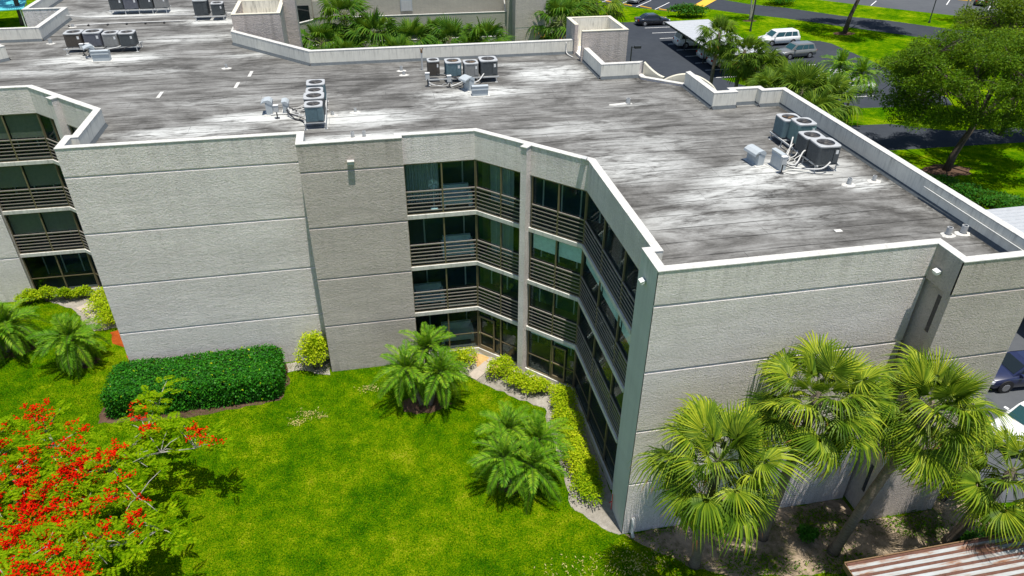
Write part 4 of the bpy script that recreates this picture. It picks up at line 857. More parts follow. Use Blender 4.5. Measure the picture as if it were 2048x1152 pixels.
m = MB(); m.box(-1.35, -.5, 1.702, .2, .5, 1.712); m.build('sunroof', 'blue_glass', cw)
car('sedan', 'car_navy', 23.2, 5.4, PI-.05, 'dark blue car peeking past the right wall edge', glassm='dark_glass')
# carports, lamps, shed
def carport(x0, x1, y0, y1, zt, label, mat, ribs, slope=.1):
    e = empty('carport', (x0, y0, 0), 0, label, 'carport'); n = int((y1-y0)/ribs); m = MB()
    for k in range(n):
        a, b = y0+(y1-y0)*k/n, y0+(y1-y0)*(k+1)/n; p = MB(); w_ = b-a
        prof = [(0, 0), (w_*.1, .05), (w_*.25, .05), (w_*.35, 0), (w_, 0)]
        V = [(0, a-y0+q, zt+z) for q, z in prof]+[(x1-x0, a-y0+q, zt+z+slope) for q, z in prof]
        p.add(V, [(i, 5+i, 6+i, 1+i) for i in range(4)]); p.build('roof_sheet', mat, e)
    f = MB(); f.box(-.03, 0, zt-.2, 0, y1-y0, zt+.02); f.build('fascia_board', 'dark_metal', e)
    k = 0
    while k*5.6 <= y1-y0:
        for px in (1.1, x1-x0-1.0):
            q = MB(); q.box(px-.05, k*5.6+.1, 0, px+.05, k*5.6+.2, zt-.05+slope*px/(x1-x0)); q.build('post', 'dark_metal', e)
        q = MB(); q.box(.1, k*5.6+.1, zt-.14, x1-x0-.1, k*5.6+.22, zt-.02); q.build('beam', 'dark_metal', e); k += 1
carport(29.7, 35.6, 56.3, 72.2, 2.5, 'long white metal carport sheltering white cars behind the building', 'carport_metal', .8)
carport(26.5, 35.5, 5.0, 18.5, 2.5, 'ribbed white carport roof cut by the right edge', 'carport_metal', .42, .05)
def lamp(x, y, h, d, label, thin=.06):
    e = empty('street_lamp', (x, y, 0), math.atan2(d[1], d[0]), label, 'street lamp'); m = MB(); m.cyl(0, 0, 0, h, thin*1.2, thin, 8); m.cyl(0, 0, 0, .3, .16, .14, 10); m.build('pole', 'dark_metal', e)
    m = MB(); m.box(0, -.03, h-.12, .4, .03, h-.05); m.build('arm', 'dark_metal', e); m = MB(); m.box(.3, -.16, h-.22, .95, .16, h+.02); m.build('lamp_head', 'dark_metal', e)
lamp(18.2, 52.5, 5.0, (1, 0), 'dark street lamp standing in the lot beside the rear tower')
lamp(43.6, 75.5, 6.2, (1, -.3), 'dark street lamp on the grass beyond the tall palms', .09)
lamp(71.4, 75.9, 7, (1, 0), 'leaning thin dark pole on the far roadside grass')
# rusty shed at the lower right
e = empty('garden_shed', (6.6, -8, 0), 0, 'shed with a rust striped corrugated roof at the lower right corner', 'shed')
m = MB(); m.box(.1, .1, 0, 7.2, 3.45, 2.2); m.build('wall', 'concrete', e)
for k in range(15):
    y = 3.62-k*.25; m = MB(); w_ = .25; prof = [(0, 0), (.04, .05), (.07, .05), (.11, 0), (w_, 0)]; zk = 2.3-.03*k*.25
    for i in range(4):
        (q0, h0), (q1, h1) = prof[i], prof[i+1]; m.add([(-.05, y-q0, zk+h0), (-.05, y-q1, zk+h1), (7.4, y-q1, zk+h1), (7.4, y-q0, zk+h0)], [(0, 1, 2, 3)], 1 if i != 3 else 0)
    m.build('roof_sheet', ['rusty_metal', 'rust_rib'], e)
m = MB(); m.box(-.08, 3.63, 2.12, 7.43, 3.67, 2.33); m.box(-.09, -.1, 2.05, -.055, 3.63, 2.3); m.box(7.405, -.1, 2.05, 7.44, 3.63, 2.3); m.build('eave_trim', 'wicker', e)
# blue awning far away
e = empty('pool_awning', (-58, 95, 0), .2, 'turquoise awning roof at the far left edge', 'awning'); m = MB(); m.add([(-8, -3, 2.2), (6, -3, 2.2), (6, 3, 2.9), (-8, 3, 2.9), (-8, -3, 2.3), (6, -3, 2.3), (6, 3, 3.0), (-8, 3, 3.0)], [(0, 3, 2, 1), (4, 5, 6, 7), (0, 1, 5, 4), (1, 2, 6, 5), (2, 3, 7, 6), (3, 0, 4, 7)]); m.build('canopy', 'teal_canvas', e)
for px in (-7.5, 5.5):
    for py, h in ((-2.8, 2.2), (2.8, 2.86)):
        m = MB(); m.cyl(px, py, 0, h, .06, .06, 8); m.build('post', 'white_metal', e)
# ------------------------------------------------------------------ vegetation
def fan_frond(pet, rad, nseg, droop, seed, dry=0.0):
    """costapalmate leaf: petiole along +y then a folded fan of segments"""
    rn = np.random.default_rng(seed); m = MB(); pts = [(0, pet*k/6, -.10*pet*(k/6)**2) for k in range(7)]
    m.tube(pts, [.028, .022, .02, .018, .016, .015, .013], 4, 0)
    hx, hy, hz = pts[-1]; V = []; F = []; MI = []
    for k in range(nseg):
        a = R(-128)+R(256)*(k+.5)/nseg; L = rad*(1-.28*abs(a/R(128))**1.6)*rn.uniform(.9, 1.07); wd = rad*R(256)/nseg*.50
        dx, dy = math.sin(a), math.cos(a); st = []
        hub = .16*rad*max(0, math.cos(a)); dr = droop*rn.uniform(.55, 1.5)
        for s, wf in ((.02, .25), (.38, 1.0), (.68, .8), (.88, .42), (1.0, .04)):
            r_ = hub+L*s; z = hz+.22*rad*s*math.cos(a)*.2+.1*rad*abs(math.sin(a))*s-dr*rad*max(0, s-.3)**2*1.6; rr = r_*(1-.22*dr*max(0, s-.5))
            st.append((hx+dx*rr, hy+dy*rr, z, wd*wf))
        b = len(V)
        for (x, y, z, ww) in st: V += [(x-dy*ww*.5, y+dx*ww*.5, z+ww*.28), (x, y, z-ww*.1), (x+dy*ww*.5, y-dx*ww*.5, z+ww*.28)]
        for i in range(4):
            mi = 1+(1 if (dry and i >= 3-int(dry*2) and rn.uniform() < dry) else 0)
            for j in range(2): F.append((b+3*i+j, b+3*i+j+1, b+3*i+4+j, b+3*i+3+j)); MI.append(mi)
    b0 = len(m.v); m.v += V; m.f += [tuple(i+b0 for i in q) for q in F]; m.mi += MI; return m
FR = {}
def frond_set(leaf, nseg=34, kind='sabal'):
    key = (leaf, nseg)
    if key not in FR:
        FR[key] = {'up': [fan_frond(.9, .95, nseg, .12+.15*i, 1+i).mesh('frond', ['petiole', leaf, 'sabal_dry']) for i in range(2)],
                   'mid': [fan_frond(1.35, 1.05, nseg, .45+.25*i, 11+i).mesh('frond', ['petiole', leaf, 'sabal_dry']) for i in range(3)],
                   'low': [fan_frond(1.4, 1.0, nseg, .75+.25*i, 21+i, .3 if i else 0).mesh('frond', ['petiole', leaf, 'sabal_dry']) for i in range(3)],
                   'dead': [fan_frond(1.3, .95, nseg, 1.3, 31+i, .95).mesh('frond', ['petiole', leaf, 'sabal_dry']) for i in range(2)]}
    return FR[key]
def place_frond(me, parent, top, az, el, sc, rollj=0):
    # local +y -> direction (az, el)
    M = Matrix.Translation(top) @ Matrix.Rotation(az-math.pi/2, 4, 'Z') @ Matrix.Rotation(el, 4, 'X') @ Matrix.Rotation(rollj, 4, 'Y') @ Matrix.Scale(sc, 4)
    return obj('frond', me, parent, M)
def trunk_mesh(path, r0, r1, mat, rings=True, n=10):
    P_ = [Vector(p) for p in path]; pts = []; K = 14
    for k in range(K+1):
        s = k/K*(len(P_)-1); i = min(int(s), len(P_)-2); pts.append(P_[i].lerp(P_[i+1], s-i))
    m = MB(); m.tube(pts, [(r0+(r1-r0)*k/K)*(1+(.06 if k % 2 else 0))*(1.35 if k == 0 else 1) for k in range(K+1)], n); return m.mesh('trunk', mat, True)
def sabal(base, top, nf, sc, label, leaf='sabal_leaf', group='fan palms', seed=1, r=(.19, .15), nseg=42, dead=3, spread=(-55, 78)):
    rn = random.Random(seed); e = empty('fan_palm', base, 0, label, 'palm tree', group); T_ = Vector(top)-Vector(base)
    obj('trunk', trunk_mesh([(0, 0, -.05), (T_.x*.45, T_.y*.45, T_.z*.5), tuple(T_)], r[0], r[1], 'palm_bark'), e)
    cr = MB(); cr.tube([T_*.93, T_*1.0+Vector((0, 0, .15)), T_+Vector((0, 0, .55))], [r[1]*1.1, r[1]*1.5, .05], 8); cr = cr.build('crown', 'palm_bark', e)
    S = frond_set(leaf, nseg)
    for k in range(nf):
        f = (k+.5)/nf; el = spread[1]-(spread[1]-spread[0])*f**.85+rn.uniform(-9, 9); az = k*2.39996+rn.uniform(-.3, .3)
        cls = 'up' if el > 48 else 'mid' if el > 5 else 'low'
        if k >= nf-dead: cls = 'dead'
        place_frond(rn.choice(S[cls]), cr, T_+Vector((0, 0, .1+.25*(1-f))), az, R(el), sc*rn.uniform(.8, 1.14), rn.uniform(-.6, .6))
    return e
sabal((2.3, -1.9, 0), (1.65, -2.95, 6.5), 42, 1.02, 'full fan palm in front of the right wing nearest its left corner', seed=3)
sabal((5.5, -1.2, 0), (5.0, -2.4, 8.3), 39, .97, 'fan palm behind the other two, rising against the right wing wall', seed=5, dead=4)
sabal((7.9, -2.4, 0), (8.9, -3.0, 7.7), 44, 1.04, 'tall leaning fan palm before the narrow shaded return', seed=8, dead=5)
sabal((12.7, -2.85, 0), (13.1, -3.5, 4.3), 34, .98, 'short fan palm at the lower right edge before the white car', seed=12, dead=3)
# background fan palms
GBG = 'fan palms behind the building'
for k, (x, y, h, sc, l) in enumerate(((22.4, 42.4, 8.0, .86, 'taller of the two slim fan palms before the carport'), (23.8, 40.8, 7.0, .92, 'shorter of the two slim fan palms before the carport'), (25.8, 39.6, 5.9, .95, 'fan palm directly right of the two slim carport palms'),
        (27.2, 37.9, 5.2, 1.05, 'bushy fan palm below the grey sport utility car'), (24.8, 32.4, 6.0, 1.15, 'bushy fan palm behind the right parapet corner'), (27.4, 32.6, 5.3, 1.15, 'bushy fan palm left of the white sedan tail'), (25.0, 30.0, 5.1, 1.1, 'lowest fan palm hanging over the right parapet'),
        (23.2, 34.6, 5.6, 1.05, 'fan palm partly hidden behind the jogged parapet'), (26.0, 35.8, 5.4, 1.1, 'bushy fan palm in the middle of the group behind the right parapet'))):
    sabal((x-.2, y, 0), (x+.25*math.sin(k*2), y+.2*math.cos(k*3), h), 38, sc, l, 'bg_palm_leaf', GBG, 30+k, (.17, .14), 22, 2)
for k, (x, y, h, sc, l) in enumerate(((-9.9, 56, 7.8, 1.3, 'tallest courtyard fan palm with a bare trunk'), (-12.2, 53, 6.1, 1.2, 'leftmost low courtyard fan palm beside the tower'), (-7.4, 54, 6.3, 1.3, 'big courtyard fan palm right of the bare trunked one'), (-4.0, 54, 5.7, 1.3, 'courtyard fan palm below the meter cabinet'),
        (-1.6, 55, 6.3, .75, 'small high courtyard fan palm against the walkway rail'), (-.2, 53.5, 5.8, 1.15, 'courtyard fan palm right of the antenna pole'), (3.0, 53, 5.5, 1.25, 'rightmost courtyard fan palm beside the column'), (-5.6, 50, 5.7, 1.0, 'courtyard fan palm behind the left bend of the rear parapet'), (1.4, 51.5, 5.2, .95, 'courtyard fan palm low in the middle of the row'), (-10.3, 50, 5.7, 1.0, 'courtyard fan palm low beside the left tower'))):
    sabal((x, y, 0), (x+.3, y-.1, h), 34, sc, l, 'yard_palm_leaf', 'fan palms in the courtyard', 60+k, (.17, .14), 22, 2)
sabal((12.6, 60, 0), (12.8, 60, 5.6), 34, 1.5, 'dark fan palm right of the courtyard column', 'yard_palm_leaf', GBG, 91, (.18, .15), 22, 3)
sabal((16.6, 67, 0), (16.6, 67, 5.4), 34, 1.5, 'olive fan palm behind the rear stair tower', 'bg_palm_leaf', GBG, 92, (.18, .15), 22, 4)
sabal((19.6, 70, 0), (19.8, 70, 5.2), 30, 1.5, 'far olive fan palm beside the upper grass strip', 'bg_palm_leaf', GBG, 93, (.18, .15), 22, 4)

def feather(L, npair, ll, droop, seed):
    rn = np.random.default_rng(seed); m = MB(); K = 12; pts = []
    for k in range(K+1):
        s = k/K; pts.append(Vector((0, L*s*(1-.16*droop*s*s), L*(.32*s-droop*.75*s*s))))
    m.tube(pts, [.012*(1-.75*k/K)+.002 for k in range(K+1)], 4, 0)
    for k in range(npair):
        s = .16+.84*(k+.5)/npair; i = min(int(s*K), K-1); p = pts[i].lerp(pts[i+1], s*K-i); d = (pts[i+1]-pts[i]).normalized(); up_ = Vector((1, 0, 0)).cross(d)
        l = ll*math.sin(math.pi*min(1, .18+s*.78))**.6*rn.uniform(.85, 1.15)
        for sd in (-1, 1):
            q = (Vector((sd, 0, 0))*.8+d*.62+up_*rn.uniform(.1, .45)).normalized(); wv = d.cross(q).normalized().cross(q)*.0165
            tip = p+q*l-Vector((0, 0, .25*l*rn.uniform(.3, 1))); md = p+q*l*.5; m.add([p, md+wv, tip, md-wv], [(0, 1, 2, 3)], 1)
    return m
DT = [feather(1.3, 34, .30, .35, 1), feather(1.65, 36, .34, .8, 2), feather(1.75, 36, .34, 1.15, 3), feather(1.6, 34, .31, 1.45, 4)]
DT = [m.mesh('frond', ['date_stem', 'date_leaf']) for m in DT]
def date_palm(base, stems, label, sc=1.0, seed=1, nf=40, group='feather palms on the lawn', leafset=DT, name='feather_palm'):
    rn = random.Random(seed); e = empty(name, base, 0, label, 'palm tree', group)
    for si, (dx, dy, h) in enumerate(stems):
        obj('trunk', trunk_mesh([(dx*.25, dy*.25, -.05), (dx*.6, dy*.6, h*.55), (dx, dy, h)], .11, .08, 'palm_bark'), e)
        c = MB(); c.tube([(dx, dy, h-.15), (dx, dy, h+.05), (dx, dy, h+.2)], [.09, .12, .03], 8); c = c.build('crown', 'palm_bark', e)
        for k in range(nf):
            f = (k+.5)/nf; el = 78-105*f**.8+rn.uniform(-8, 8); cls = 0 if el > 50 else 1 if el > 20 else 2 if el > -5 else 3
            place_frond(leafset[cls], c, Vector((dx, dy, h+.1)), k*2.39996+rn.uniform(-.3, .3), R(el), sc*rn.uniform(.85, 1.12), rn.uniform(-.3, .3))
date_palm((-6.95, 9.2, 0), [(.25, 1.2, 2.3), (-.85, .25, 1.9), (.75, -.1, 1.8)], 'three headed feather palm clump in front of the recessed balconies', 1.0, 3)
date_palm((-3.6, 3.6, 0), [(-.15, 1.3, 1.6), (1.0, .4, 1.7), (-.6, -.3, 1.6), (.45, -.75, 1.4)], 'feather palm clump on the lawn beside the yellow hedge strip', 1.0, 7)
date_palm((-24.2, 15.6, 0), [(-.2, .0, 1.5)], 'single feather palm on the left lawn before the red mulch', 1.1, 9, 60)
date_palm((-28.6, 17.6, 0), [(-.4, .3, 1.7), (.6, -.3, 1.5)], 'feather palm clump at the left edge of the lawn', 1.15, 11, 52)
# small dark feather palm pair by the white sedan
for m_ in DT: pass
date_palm((34.8, 40.6, 0), [(-.6, .8, 5.2), (.5, -.9, 4.9)], 'tufted dark feather palm before the white sedans', 1.35, 15, 44, GBG)

def cloud(name, mat, pts, size, parent, up=.5, nrm=None, asp=.5, fold=.15):
    V, F = leaves(np.asarray(pts), size, up, nrm, asp, fold); return obj(name, arr_mesh(name, V, F, mat), parent)
def box_surface(x0, y0, x1, y1, h, n, jit, round_=.25):
    A = [(x1-x0)*(y1-y0), (x1-x0)*h, (x1-x0)*h, (y1-y0)*h, (y1-y0)*h]; k = RNG.choice(5, n, p=np.array(A)/sum(A)); u, v = RNG.uniform(size=(2, n)); P = np.zeros((n, 3)); Nn = np.zeros((n, 3))
    for i, (fx, nn) in enumerate(((lambda u, v: (x0+u*(x1-x0), y0+v*(y1-y0), h+0*u), (0, 0, 1)), (lambda u, v: (x0+u*(x1-x0), y0+0*u, v*h), (0, -1, 0)), (lambda u, v: (x0+u*(x1-x0), y1+0*u, v*h), (0, 1, 0)), (lambda u, v: (x0+0*u, y0+v*(y1-y0), u*h), (-1, 0, 0)), (lambda u, v: (x1+0*u, y0+v*(y1-y0), u*h), (1, 0, 0)))):
        s = k == i; P[s] = np.stack(fx(u[s], v[s]), 1); Nn[s] = nn
    c = np.array([(x0+x1)/2, (y0+y1)/2, h*.5]); ext = np.array([(x1-x0)/2, (y1-y0)/2, h*.5]); q = np.abs((P-c)/ext); rr = (q**14).sum(1)**(1/14)
    P = c+(P-c)/rr[:, None]
    # lumpy surface
    lump = .5*np.sin(P[:, 0]*2.3+P[:, 1]*1.1)+.5*np.sin(P[:, 1]*2.9-P[:, 2]*3.1+P[:, 0]*.7)
    return P+Nn*(lump*.07+RNG.normal(0, jit, n))[:, None]+RNG.normal(0, jit*.6, (n, 3)), Nn
def hedge(x0, y0, x1, y1, h, n, size, mat, name, label, cat, rz=0, loc=None, group=None, core='dark_core'):
    cx, cy = (x0+x1)/2, (y0+y1)/2; e = empty(name, (cx, cy, 0), rz, label, cat, group); P, Nn = box_surface(x0-cx, y0-cy, x1-cx, y1-cy, h, n, .05)
    P[:, 2] = np.maximum(P[:, 2], .03)
    m = MB(); i = .2; m.box(x0-cx+i, y0-cy+i, .0, x1-cx-i, y1-cy-i, h-i); m.build('core', core, e)
    cloud('foliage', mat, P, size, e, .45, Nn, .55); q = RNG.choice(len(P), len(P)//160); cloud('yellowed_leaves', 'croton_leaf', P[q]+Nn[q]*.05, size, e, .45, Nn[q], .55); return e
hedge(-21.9, 10.9, -13.95, 13.55, 1.38, 30000, .12, 'hedge_leaf', 'boxed_hedge', 'clipped dark green box hedge in front of the left wall', 'hedge')
def shrub(x, y, rx, ry, h, n, size, mat, label, group=None, name='croton_shrub', cat='shrub'):
    e = empty(name, (x, y, 0), 0, label, cat, group); nb = max(5, int(n/220)); C_ = []
    for k in range(nb):
        a = random.uniform(0, 6.28); r_ = math.sqrt(random.random())*.75; C_.append((r_*rx*math.cos(a), r_*ry*math.sin(a), h*random.uniform(.35, .8)*(1-.3*r_)))
    P = []
    for c in C_:
        k = int(n/nb); d = RNG.normal(size=(k, 3)); d /= np.linalg.norm(d, axis=1)[:, None]; d[:, 2] = np.abs(d[:, 2])*.9-.15; R_ = np.array([rx*.62, ry*.62, h*.40]); P.append(np.array(c)+d*R_*RNG.uniform(.6, 1.08, (k, 1)))
    P = np.concatenate(P); P[:, 2] = np.maximum(P[:, 2], .04)
    st = MB()
    for k in range(7):
        a = k*.9; st.tube([(.1*math.cos(a), .1*math.sin(a), 0), (rx*.35*math.cos(a), ry*.35*math.sin(a), h*.55)], [.02, .008], 5)
    st.build('stem', 'oak_bark', e); cloud('foliage', mat, P, size, e, .5); return e
GCR = 'yellow variegated shrubs along the building'
for a in ((-28.9, 22.2, .6, .45, .95, 'leftmost yellow shrub under the left balconies'), (-27.9, 22.25, .6, .45, .95, 'second yellow shrub from the left under the left balconies'), (-26.9, 22.3, .6, .45, .95, 'third yellow shrub from the left under the left balconies'), (-26.0, 22.3, .55, .45, .95, 'yellow shrub at the right end of the row under the left balconies')): shrub(*a[:5], 1500, .11, 'croton_leaf', a[5], GCR)
shrub(-24.5, 20.9, .9, 1.0, 1.2, 3000, .11, 'croton_leaf', 'rear yellow shrub beside the left wall corner', GCR); shrub(-23.7, 19.3, .9, 1.0, 1.2, 3000, .11, 'croton_leaf', 'front yellow shrub beside the left wall corner over the red mulch', GCR)
shrub(-12.3, 12.95, .8, .65, 2.3, 4000, .12, 'croton_leaf', 'tall yellow shrub in the corner beside the tan wall', GCR)
shrub(-4.9, 11.9, .8, .6, 1.0, 2200, .10, 'croton_leaf', 'yellow shrub right of the feather palm clump', GCR); shrub(-3.0, 10.5, .7, .65, 1.15, 2400, .10, 'croton_leaf', 'round yellow shrub beside the stepping slabs', GCR)
shrub(-2.2, 9.7, .7, .6, .95, 2200, .10, 'croton_leaf', 'yellow shrub just left of the pier foot', GCR); shrub(-1.35, 9.0, .75, .6, .9, 2300, .10, 'croton_leaf', 'yellow shrub before the right screen door', GCR)
for k in range(5): shrub(-.42-.1*k, 7.7-1.35*k, .62, .95, 1.0-.04*k, 3000, .10, 'croton_leaf' if k < 4 else 'croton_leaf', ['rear end shrub of the yellow hedge strip by the shaded side', 'second shrub from the rear in the yellow hedge strip', 'middle shrub of the yellow hedge strip by the shaded side', 'second shrub from the front in the yellow hedge strip', 'greener front end shrub of the yellow hedge strip'][k], GCR)
shrub(14.0, -.9, .75, .65, 1.5, 2500, .12, 'croton_leaf', 'yellow shrub at the right end of the right wing', GCR)
for k, (x, y, r_, h, l) in enumerate(((14.4, -3.6, 1.0, 1.0, 'leafy green shrub behind the rusty shed roof'), (15.9, -4.2, 1.0, 1.2, 'leafy green shrub at the lower right corner'), (13.2, -3.3, .7, .7, 'low green shrub below the short fan palm'), (7.2, -1.6, .35, .7, 'small green shrub beside the leaning palm trunk'))): shrub(x, y, r_, r_*.8, h, 1800, .13, 'shrub_leaf', l, 'green shrubs at the lower right', 'leafy_shrub')
shrub(38.5, 84.8, 2.6, 1.2, 1.8, 3500, .3, 'shrub_leaf', 'leafy green bush beside the black sedan', None, 'leafy_shrub'); shrub(56.5, 90.5, 2.6, 2.0, 2.0, 3500, .25, 'hedge_leaf', 'round dark bush at the top edge beyond the road', None, 'leafy_shrub')
for k, (x, y, l) in enumerate(((34.6, 26.5, 'dark green shrub nearest the oak trunk behind the right parapet'), (35.8, 25.0, 'dark green shrub second along the right parapet'), (36.8, 23.6, 'dark green shrub third along the right parapet'), (37.6, 22.3, 'dark green shrub nearest the ribbed carport'))): shrub(x, y, 1.4, 1.1, 1.0, 2500, .2, 'shrub_leaf', l, 'low shrubs beyond the right parapet', 'leafy_shrub')

# broadleaf trees
def broad_tree(base, limbs, clumps, nleaf, size, leaf, label, name='oak_tree', bark='oak_bark', trunk=None, group=None, cr=1.0):
    e = empty(name, base, 0, label, 'tree', group); m = MB(); m.tube(trunk, [.34, .27, .24, .2][:len(trunk)], 10); fork = Vector(trunk[-1]); tr = m.build('trunk', bark, e, True)
    b = MB(); ends = []
    for (x, y, z) in limbs:
        p = Vector((x, y, z)); md = fork.lerp(p, .5)+Vector((random.uniform(-.4, .4), random.uniform(-.4, .4), .5)); b.tube([fork, fork.lerp(md, .5), md, p], [.15, .12, .09, .05], 6); ends.append((md, p))
    P = []
    for (c, r_) in clumps:
        c = Vector(c); q = min(ends, key=lambda q: (q[1]-c).length)[1]; b.tube([q, q.lerp(c, .5)+Vector((0, 0, .15)), c], [.05, .03, .015], 5)
        k = int(nleaf*r_*r_); d = RNG.normal(size=(k, 3)); d /= np.linalg.norm(d, axis=1)[:, None]; rad = RNG.uniform(.15, 1.0, (k, 1))**.45
        P.append(np.array(c)+d*rad*np.array([r_, r_, r_*.62]))
    b.build('branch', bark, e, True); cloud('crown', leaf, np.concatenate(P), size, e, .45); return e
def dome_clumps(cx, cy, cz, rx, ry, rz, n, r0, r1, seed, low=-.35):
    rn = random.Random(seed); out = []
    while len(out) < n:
        d = Vector((rn.gauss(0, 1), rn.gauss(0, 1), rn.gauss(0, 1))).normalized()
        if d.z < low: continue
        f = rn.uniform(.45, 1.0)**.5*rn.uniform(.86, 1.1); out.append(((cx+d.x*rx*f, cy+d.y*ry*f, cz+d.z*rz*f), rn.uniform(r0, r1)))
    return out
limb = lambda cx, cy, cz, rx, ry, rz, n: [(cx+rx*.55*math.cos(k*6.283/n), cy+ry*.55*math.sin(k*6.283/n), cz+rz*(.1+.3*(k % 3))) for k in range(n)]
broad_tree((38.1, 29.7, 0), limb(.3, .6, 6.8, 7, 6, 3.5, 11), dome_clumps(.3, .6, 7.0, 7.3, 6.2, 4.5, 230, .6, 1.25, 5, -.62), 380, .19, 'oak_leaf', 'large spreading oak right of the building over the driveway', trunk=[(0, 0, 0), (.2, 0, 1.4), (.5, -.1, 2.6), (.9, -.3, 4.2)])
broad_tree((48.5, 36, 0), limb(0, 0, 9, 6, 5, 4, 8), dome_clumps(0, 0, 9.5, 6.5, 6, 4.6, 150, .8, 1.4, 9), 200, .22, 'oak_leaf_light', 'lighter green tree at the right edge behind the large oak', trunk=[(0, 0, 0), (.1, 0, 2), (.2, .1, 4), (.2, .1, 5.5)])
broad_tree((55.7, 72.3, 0), limb(2.5, .5, 8.6, 6, 5, 2.5, 8), dome_clumps(2.4, .3, 9.4, 7.6, 6.5, 3.0, 95, .9, 1.5, 11, -.5), 150, .28, 'oak_leaf', 'dark oak whose trunk and lower crown show at the top edge', trunk=[(0, 0, 0), (.3, 0, 2.4), (.8, 0, 4.2), (1.4, 0, 5.6)])
# slim many stemmed palms on the far grass
for k, (x, y, l) in enumerate(((46.4, 81.2, 'forked slim palm beside the lamp at the top edge'), (76.6, 75.4, 'slim three stemmed palm on the far roadside'), (79.8, 72.8, 'slim two stemmed palm right of the three stemmed one'))):
    e = empty('slim_palm', (x, y, 0), 0, l, 'palm tree', 'slim stemmed palms at the top edge')
    for s in range(3 if k == 1 else 2):
        dx = (-1.0, 1.6, 2.6)[s]; h = 7.5+s*.4; obj('trunk', trunk_mesh([(0, 0, -.05), (dx*.3, .1, h*.5), (dx, .2, h)], .12, .08, 'pale_bark'), e)
        c = MB(); c.tube([(dx, .2, h), (dx, .2, h+.5)], [.09, .04], 8); c = c.build('crown', 'date_stem', e)
        for q in range(12): place_frond(DT[q % 4], c, Vector((dx, .2, h+.4)), q*2.4, R(70-8*q), 1.35)
e = empty('palm_trunk', (-52.7, 94.5, 0), 0, 'dark slender trunk rising at the far left top edge', 'palm tree'); obj('trunk', trunk_mesh([(0, 0, -.05), (.1, 0, 5), (-.2, 0, 10)], .3, .24, 'oak_bark'), e)
c = MB(); c.tube([(-.2, 0, 10), (-.2, 0, 10.5)], [.2, .05], 8); c = c.build('crown', 'palm_bark', e)
for q in range(20): place_frond(frond_set('bg_palm_leaf', 22)['mid'][q % 3], c, Vector((-.2, 0, 10.2)), q*2.4, R(70-6*q), 1.2)

# flame tree at the lower left: horizontal boughs, feathery leaves and red bloom
def flame_tree():
    e = empty('flame_tree', (-22.2, 2.5, 0), 0, 'spreading flame tree with red blossom at the lower left corner', 'tree'); rn = random.Random(4)
    fork = Vector((.2, .5, 1.4)); m = MB(); m.tube([(0, 0, -.05), (.1, .2, .7), fork], [.24, .2, .18], 10); m.build('trunk', 'pale_bark', e, True)
    tips = []
    for k in range(17):
        a = k*2*math.pi/17+rn.uniform(-.2, .2); Lr = rn.uniform(3.6, 6.6); b = MB(); pts = [fork]; p = fork.copy(); n = 5
        for s in range(1, n+1):
            q = s/n; a2 = a+.25*math.sin(3*q+k); p = fork+Vector((math.cos(a2)*Lr*q, math.sin(a2)*Lr*q, 1.5*q**.7+rn.uniform(-.12, .12))); pts.append(p)
        b.tube(pts, [.11, .085, .065, .05, .035, .02], 6)
        for s in range(1, n+1):
            for t_ in range(5):
                c = pts[s]+Vector((rn.uniform(-1.0, 1.0), rn.uniform(-1.0, 1.0), rn.uniform(.05, .55))); b.tube([pts[s], pts[s].lerp(c, .5)+Vector((0, 0, .1)), c], [.022, .015, .007], 5); tips.append((c, (c-fork).normalized()))
        b.build('branch', 'pale_bark', e, True)
    V = []; F = []; Vb = []; Fb = []
    for (c, d) in tips:
        for j in range(rn.randint(6, 10)):
            a = rn.uniform(0, 6.283); dr = Vector((math.cos(a)+d.x*.7, math.sin(a)+d.y*.7, rn.uniform(-.1, .35))).normalized(); L = rn.uniform(.45, .7); sd = dr.cross(Vector((0, 0, 1))).normalized(); o0 = c+Vector((rn.uniform(-.35, .35), rn.uniform(-.35, .35), rn.uniform(-.25, .2)))
            for q in range(11):
                s = .12+.88*q/10; p = o0+dr*L*s-Vector((0, 0, .22*L*s*s)); l = .17*math.sin(math.pi*min(1, .25+.72*s))*rn.uniform(.8, 1.2)
                for w_ in (-1, 1):
                    t2 = p+(sd*w_*.9+dr*.45).normalized()*l+Vector((0, 0, rn.uniform(-.04, .02))); hw = dr*.030; b0 = len(V); V += [p, (p+t2)/2+hw, t2, (p+t2)/2-hw]; F.append((b0, b0+1, b0+2, b0+3))
        if rn.random() < .24+(.10 if c.x < 3 else 0):
            for j in range(rn.randint(7, 15)):
                o1 = c+Vector((rn.gauss(0, .22), rn.gauss(0, .22), rn.uniform(.1, .4)))
                for q in range(9):
                    o2 = o1+Vector((rn.gauss(0, .07), rn.gauss(0, .07), rn.gauss(0, .05))); a = rn.uniform(0, 6.28); d1 = Vector((math.cos(a), math.sin(a), rn.uniform(-.1, .7)))*.075; d2 = Vector((-math.sin(a), math.cos(a), rn.uniform(-.3, .5)))*.04
                    b0 = len(Vb); Vb += [o2, o2+d1*.6+d2, o2+d1, o2+d1*.6-d2]; Fb.append((b0, b0+1, b0+2, b0+3))
    obj('crown', arr_mesh('crown', [tuple(v) for v in V], F, 'poinciana_leaf'), e); obj('blossom', arr_mesh('blossom', [tuple(v) for v in Vb], Fb, 'poinciana_bloom'), e)
flame_tree()

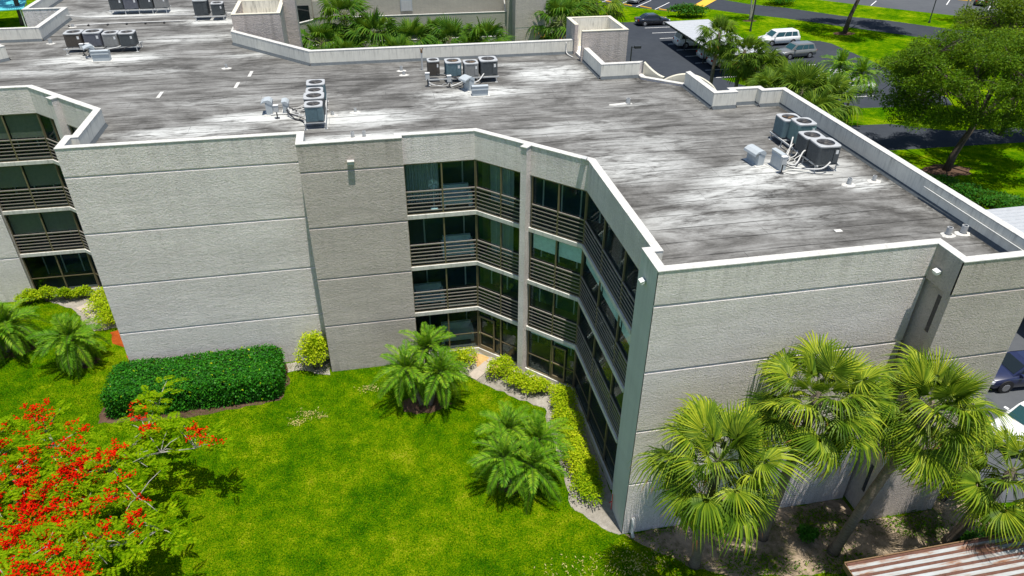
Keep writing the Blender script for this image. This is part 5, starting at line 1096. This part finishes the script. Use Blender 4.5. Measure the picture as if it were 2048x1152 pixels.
# grass blades on the near lawn
def grass():
    n = 240000; x = RNG.uniform(-31, 8, n); y = RNG.uniform(-6, 23, n); keep = ~in_poly(x, y, PTS)
    for pl in ([(.1, -.02), (9.8, -.02), (9.84, -1.3), (13.3, -1.3), (15, -3.6), (10, -3.4), (6.5, -3.2), (3.6, -2.7), (2.0, -1.9), (.9, -.85)], [(.3, .02), (-.12, 0), (-.7, .45), (-1.65, 1.75), (-1.55, 3.2), (-1.45, 6), (-1.3, 7.8), (-2.4, 8.6), (-3.6, 9.8), (-4.7, 11.0), (-5.4, 12.0), (-7, 12.4), (-7, 12.8), (-3.8, 12.8), (.3, 8.7)],
               [(-24.4, 18.5), (-23.9, 16.8), (-22.6, 16.2), (-21.4, 14), (-21.1, 18.6)], [(-22.4, 13.6), (-22.3, 10.7), (-14, 10.8), (-13.9, 13.75)], [(-28.3, 22.6), (-26.2, 21.0), (-24.5, 18.6), (-21.2, 18.7), (-25.2, 22.7)]):
        keep &= ~in_poly(x, y, pl)
    for (cx, cy, rx, ry) in ((-7.0, 9.2, 1.1, .6), (-3.6, 3.6, .8, .7), (-24.3, 15.7, .7, .5)): keep &= ((x-cx)/rx)**2+((y-cy)/ry)**2 > 1
    x, y = x[keep], y[keep]; n = len(x); V = []; F = None
    a = RNG.uniform(0, 6.283, n); h = RNG.uniform(.03, .10, n); wd = .018; ln = RNG.uniform(.02, .07, n); b = RNG.uniform(0, 6.283, n)
    c, s = np.cos(a)*wd, np.sin(a)*wd; z = np.full(n, .001)
    V = np.stack([np.stack([x-c, y-s, z], 1), np.stack([x+c, y+s, z], 1), np.stack([x+np.cos(b)*ln, y+np.sin(b)*ln, h], 1)], 1).reshape(-1, 3); F = np.arange(3*n).reshape(n, 3)
    o = obj('grass', arr_mesh('grass', V, F, 'grass_blade')); tag(o, 'short green lawn grass in front of the building', None, None, 'stuff')
    # dry straw in worn spots of the lawn
    P = []
    for (cx, cy, r_, k) in ((-12.6, 9.5, .3, 90), (-12.0, 9.2, .2, 50), (-13.1, 9.0, .25, 90), (-9.6, 10.9, .3, 90), (-2.0, -1.4, .9, 150), (.2, -1.5, .7, 250)):
        q = RNG.normal(0, r_*.6, (k, 2))*np.array([1.5, .8]); P.append(np.stack([cx+q[:, 0], cy+q[:, 1], RNG.uniform(.05, .1, k)], 1))
    P = np.concatenate(P); P = P[~in_poly(P[:, 0], P[:, 1], PTS)]; V, F = leaves(P, .11, .7, None, .3, .1); o = obj('dry_straw', arr_mesh('dry_straw', V, F, 'straw')); tag(o, 'dry straw in the worn spots of the lawn', None, None, 'stuff')
    # weeds on the sandy strip
    n = 22000; x = RNG.uniform(.3, 15.5, n); y = RNG.uniform(-4.6, -.1, n); m_ = (np.sin(x*1.7)+np.sin(y*3.1+x*.6)+RNG.normal(0, .5, n) > .35) & (~in_poly(x, y, PTS)); x, y = x[m_], y[m_]
    P = np.stack([x, y, RNG.uniform(.02, .14, len(x))], 1); V, F = leaves(P, .12, .4, None, .35, .1); o = obj('weeds', arr_mesh('weeds', V, F, 'grass_blade')); tag(o, 'sparse weeds on the sandy strip under the fan palms', None, None, 'stuff')
grass()
